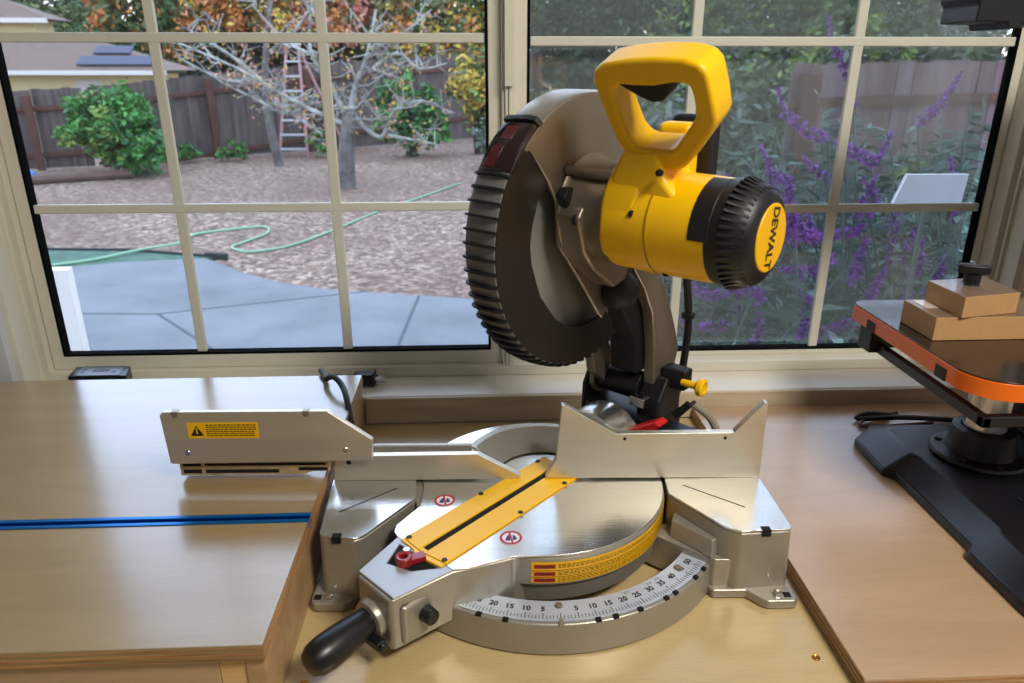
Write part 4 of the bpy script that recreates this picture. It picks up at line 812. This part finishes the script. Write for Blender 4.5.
# neighbouring house
hs = tag(empty('house', (-14, 28, G)), 'neighbouring pale yellow house with brown roof and solar panels beyond the fence', 'house'); hi_ = Matrix.Translation((14, -28, -G))
MB().b2((-22, 29, G), (-11.6, 31, .3)).build('wall', M['stucco_y'], hs, hi_)
m = MB(); y0, y1 = 28.2, 31.6; v = [m.v(p) for p in ((-22, y0, .42), (-11.0, y0, .42), (-11.0, y1, .42), (-22, y1, .42), (-20, (y0+y1)/2, 1.42), (-13.8, (y0+y1)/2, 1.42))]
for q in ((0, 1, 5, 4), (1, 2, 5), (2, 3, 4, 5), (3, 0, 4), (0, 3, 2, 1)): m.f([v[i] for i in q])
m.build('roof', M['roof'], hs, hi_)
MB().b2((-22, 28.05, .27), (-10.95, 28.2, .42)).build('fascia', M['fascia'], hs, hi_)
sl = math.atan2(1.0, 1.7)
for cx, w_, cy, h_ in ((-12.75, 2.7, 28.62, .55), (-13.1, 1.3, 29.25, .50)):
    m = MB(); m.box((cx-28.0*0, cy, .42+(cy-28.2)*math.tan(sl)+.08), (w_, h_, .05), Matrix.Rotation(sl, 4, 'X')); m.build('solar_panel', M['panel'], hs, hi_)
MB().b2((-22, 31.7, .3), (-17.0, 33, 2.3)).build('upper_wall', M['stucco_y'], hs, hi_)
m = MB(); v = [m.v(p) for p in ((-23, 31.2, 2.25), (-16.3, 31.2, 2.25), (-16.3, 33.2, 2.25), (-23, 33.2, 2.25), (-22, 32.2, 3.0), (-18.2, 32.2, 3.0))]
for q in ((0, 1, 5, 4), (1, 2, 5), (2, 3, 4, 5), (3, 0, 4), (0, 3, 2, 1)): m.f([v[i] for i in q])
m.build('upper_roof', M['roof'], hs, hi_); MB().b2((-23, 31.05, 2.1), (-16.25, 31.2, 2.27)).build('fascia', M['fascia'], hs, hi_)
MB().b2((-14.6, 28.98, -.3), (-13.6, 29.0, .1)).build('window', M['fascia'], hs, hi_)
m = MB(); m.prism([(-12.6, -.7), (-12.6, -.1), (-12.0, .15), (-9.6, .15), (-8.9, -.1), (-8.9, -.7)], 19.0, 21); tag(m.build('shed', mat('blue_grey_cover', S(84, 92, 116), .5)), 'blue grey covered shape over the fence at the far left', 'shed') if False else m.bm.free()

# salvia (Mexican bush sage) outside the right window
sv = tag(empty('sage_bush', (1.4, 2.4, G)), 'big grey green sage bush with purple flower spikes outside the right window', 'bush'); si = Matrix.Translation((-1.4, -2.4, -G))
rnd = random.Random(21); st = MB(); lv = MB(); 
def sleaf(p, d, L, wd):
    d = Vector(d).normalized(); e = d.cross(Vector((rnd.gauss(0, 1), rnd.gauss(0, 1), rnd.gauss(0, 1)))).normalized(); p = Vector(p)
    lv.mi = 0 if rnd.random() < .6 else 1
    lv.f([lv.v(p), lv.v(p+d*L*.4+e*wd), lv.v(p+d*L-Vector((0, 0, .15*L))), lv.v(p+d*L*.4-e*wd)])
for i in range(560):
    bx_, by_ = 1.40+rnd.gauss(0, .62), 2.35+rnd.uniform(-.5, 1.5)
    h = rnd.uniform(.5, 1.25+max(0, min(.3, (bx_-1)*.5)))*(1.0 if bx_ > .4 else .7); lean = Vector((rnd.uniform(-.5, .5), rnd.uniform(-.35, .3), 0)); p0 = Vector((bx_, by_, G+.03)); 
    p1 = p0+lean*.5+Vector((0, 0, h*.6)); p2 = p0+lean*1.1+Vector((0, 0, h)); 
    if min(p0.x, p1.x, p2.x) < .22: continue
    p1.y = max(p1.y, 1.6); p2.y = max(p2.y, 1.55)
    st.tube([p0, p1, p2], .005, 4, .0025)
    for k in range(32):
        t = rnd.uniform(.3, 1); q = p0.lerp(p1, t*1.6) if t < .6 else p1.lerp(p2, (t-.6)/.4); q.y = max(q.y, 1.5)
        sleaf(q, (rnd.gauss(0, 1), rnd.gauss(0, 1), rnd.uniform(-.3, .6)), rnd.uniform(.05, .12), rnd.uniform(.007, .014))
SP = [((830, 8), [(.985, 2.2, .72), (1.0, 2.2, .66), (1.06, 2.2, .58), (1.10, 2.2, .46)]),
 (0, [(.83, 2.1, .53), (.85, 2.1, .47), (.92, 2.1, .42), (.99, 2.1, .395)]),
 (0, [(.76, 2.0, .39), (.79, 2.0, .33), (.85, 2.0, .29), (.87, 2.0, .20), (.89, 2.0, .12)]),
 (0, [(.80, 2.05, .27), (.86, 2.05, .22), (.90, 2.05, .18)]), (0, [(.83, 2.1, .22), (.85, 2.1, .12), (.86, 2.1, .05)]),
 (0, [(1.40, 2.2, .57), (1.36, 2.2, .49), (1.30, 2.2, .43)]), (0, [(1.17, 2.1, .42), (1.15, 2.1, .36), (1.13, 2.1, .33), (1.02, 2.1, .38)]),
 (0, [(1.42, 2.4, .12), (1.40, 2.4, .03), (1.41, 2.4, -.06)]), (0, [(1.38, 2.2, .09), (1.39, 2.2, .0), (1.37, 2.2, -.07)]),
 (0, [(1.35, 2.3, .23), (1.42, 2.3, .19), (1.48, 2.3, .17)]), (0, [(1.16, 2.2, .27), (1.21, 2.2, .22), (1.20, 2.2, .16)]),
 (0, [(.66, 2.2, .24), (.68, 2.2, .14), (.70, 2.2, .05)]), (0, [(.70, 2.2, .27), (.74, 2.2, .2), (.80, 2.2, .15)]), (0, [(.78, 2.3, .27), (.79, 2.3, .17), (.77, 2.3, .1)]),
 (0, [(.90, 2.2, .12), (1.0, 2.2, .09), (1.12, 2.2, .10), (1.19, 2.2, .12)]), (0, [(.98, 2.3, .21), (1.02, 2.3, .12), (1.10, 2.3, .06)]),
 (0, [(.95, 2.0, -.02), (.96, 2.0, -.1), (.94, 2.0, -.16)]), (0, [(.84, 2.1, -.08), (.86, 2.1, -.17), (.85, 2.1, -.22)]), (0, [(.78, 2.1, -.05), (.70, 2.1, -.06), (.62, 2.1, -.03)]),
 (0, [(1.0, 2.1, -.16), (1.08, 2.1, -.18), (1.16, 2.1, -.15)]), (0, [(.60, 2.2, -.15), (.70, 2.2, -.2), (.80, 2.2, -.19)]), (0, [(1.3, 2.1, .0), (1.31, 2.1, -.1), (1.33, 2.1, -.17)]),
 (0, [(.04, 2.1, -.12), (.06, 2.1, -.18), (.09, 2.1, -.22)]), (0, [(.95, 2.4, .3), (.96, 2.4, .22), (1.0, 2.4, .15)]), (0, [(1.1, 2.5, .3), (1.16, 2.5, .25), (1.22, 2.5, .22)]),
 (0, [(.72, 2.0, .08), (.76, 2.0, .0), (.82, 2.0, -.04)]), (0, [(1.48, 2.3, .32), (1.52, 2.3, .24), (1.55, 2.3, .15)]), (0, [(.9, 2.1, .02), (1.0, 2.1, .01), (1.06, 2.1, .05)])]
rs_ = random.Random(4)
for _q in range(16):
    x_, y_, z_ = rs_.uniform(.85, 1.6), rs_.uniform(2.0, 2.6), rs_.uniform(-.22, .28); q1 = rs_.uniform(-.07, .07)
    SP.append((0, [(x_, y_, z_), (x_+q1*.5, y_, z_-.07), (x_+q1, y_, z_-.13)]))
for j, (_, pp) in enumerate(SP):
    m = MB(); P_ = [Vector(p) for p in pp]; tot = sum((b-a).length for a, b in zip(P_, P_[1:])); n = int(tot/.0045)
    for i in range(n):
        d = tot*i/n; k = 0
        while k < len(P_)-2 and d > (P_[k+1]-P_[k]).length: d -= (P_[k+1]-P_[k]).length; k += 1
        q = P_[k].lerp(P_[k+1], min(1, d/(P_[k+1]-P_[k]).length)); tp = .35+.65*min(1, i/n*2.2)
        for _k in range(4):
            m.mi = rnd.random() < .35; v = Vector((rnd.gauss(0, 1), rnd.gauss(0, 1), rnd.gauss(0, 1))).normalized(); L = .025*tp; e = v.cross(Vector((0, 0, 1))).normalized()*.006
            m.f([m.v(q), m.v(q+v*L*.6+e), m.v(q+v*L), m.v(q+v*L*.6-e)])
    m.build('flower_spike', [M['purple'], M['purple2']], sv, si, flat=True)
    e = P_[-1]; b0 = Vector((e.x+rnd.uniform(-.05, .25), e.y+.1, -.6)); st.tube([e, e.lerp(b0, .45)+Vector((.06, 0, .06)), b0], .004, 5)
st.build('stems', M['stem'], sv, si); lv.build('leaves', [M['sage'], M['sage2']], sv, si, flat=True)
sg = tag(empty('reflection_card', (1.07, 1.706, G)), 'plain white rectangular card added to stand for a reflection in the right window pane', 'board'); sgi = Matrix.Translation((-1.07, -1.706, -G))
MB().prism([(.980, .285), (1.145, .285), (1.150, .353), (1.003, .353)], 1.70, 1.712, 'y').build('panel', mat('reflection_white', S(240, 240, 238), .5), sg, sgi, bevel=.001)  # white card put outside in place of a reflection on the right pane
MB().b2((1.066, 1.7125, G), (1.074, 1.722, .30)).build('stake', M['stem'], sg, sgi)  # added stake, only holds up the reflection card
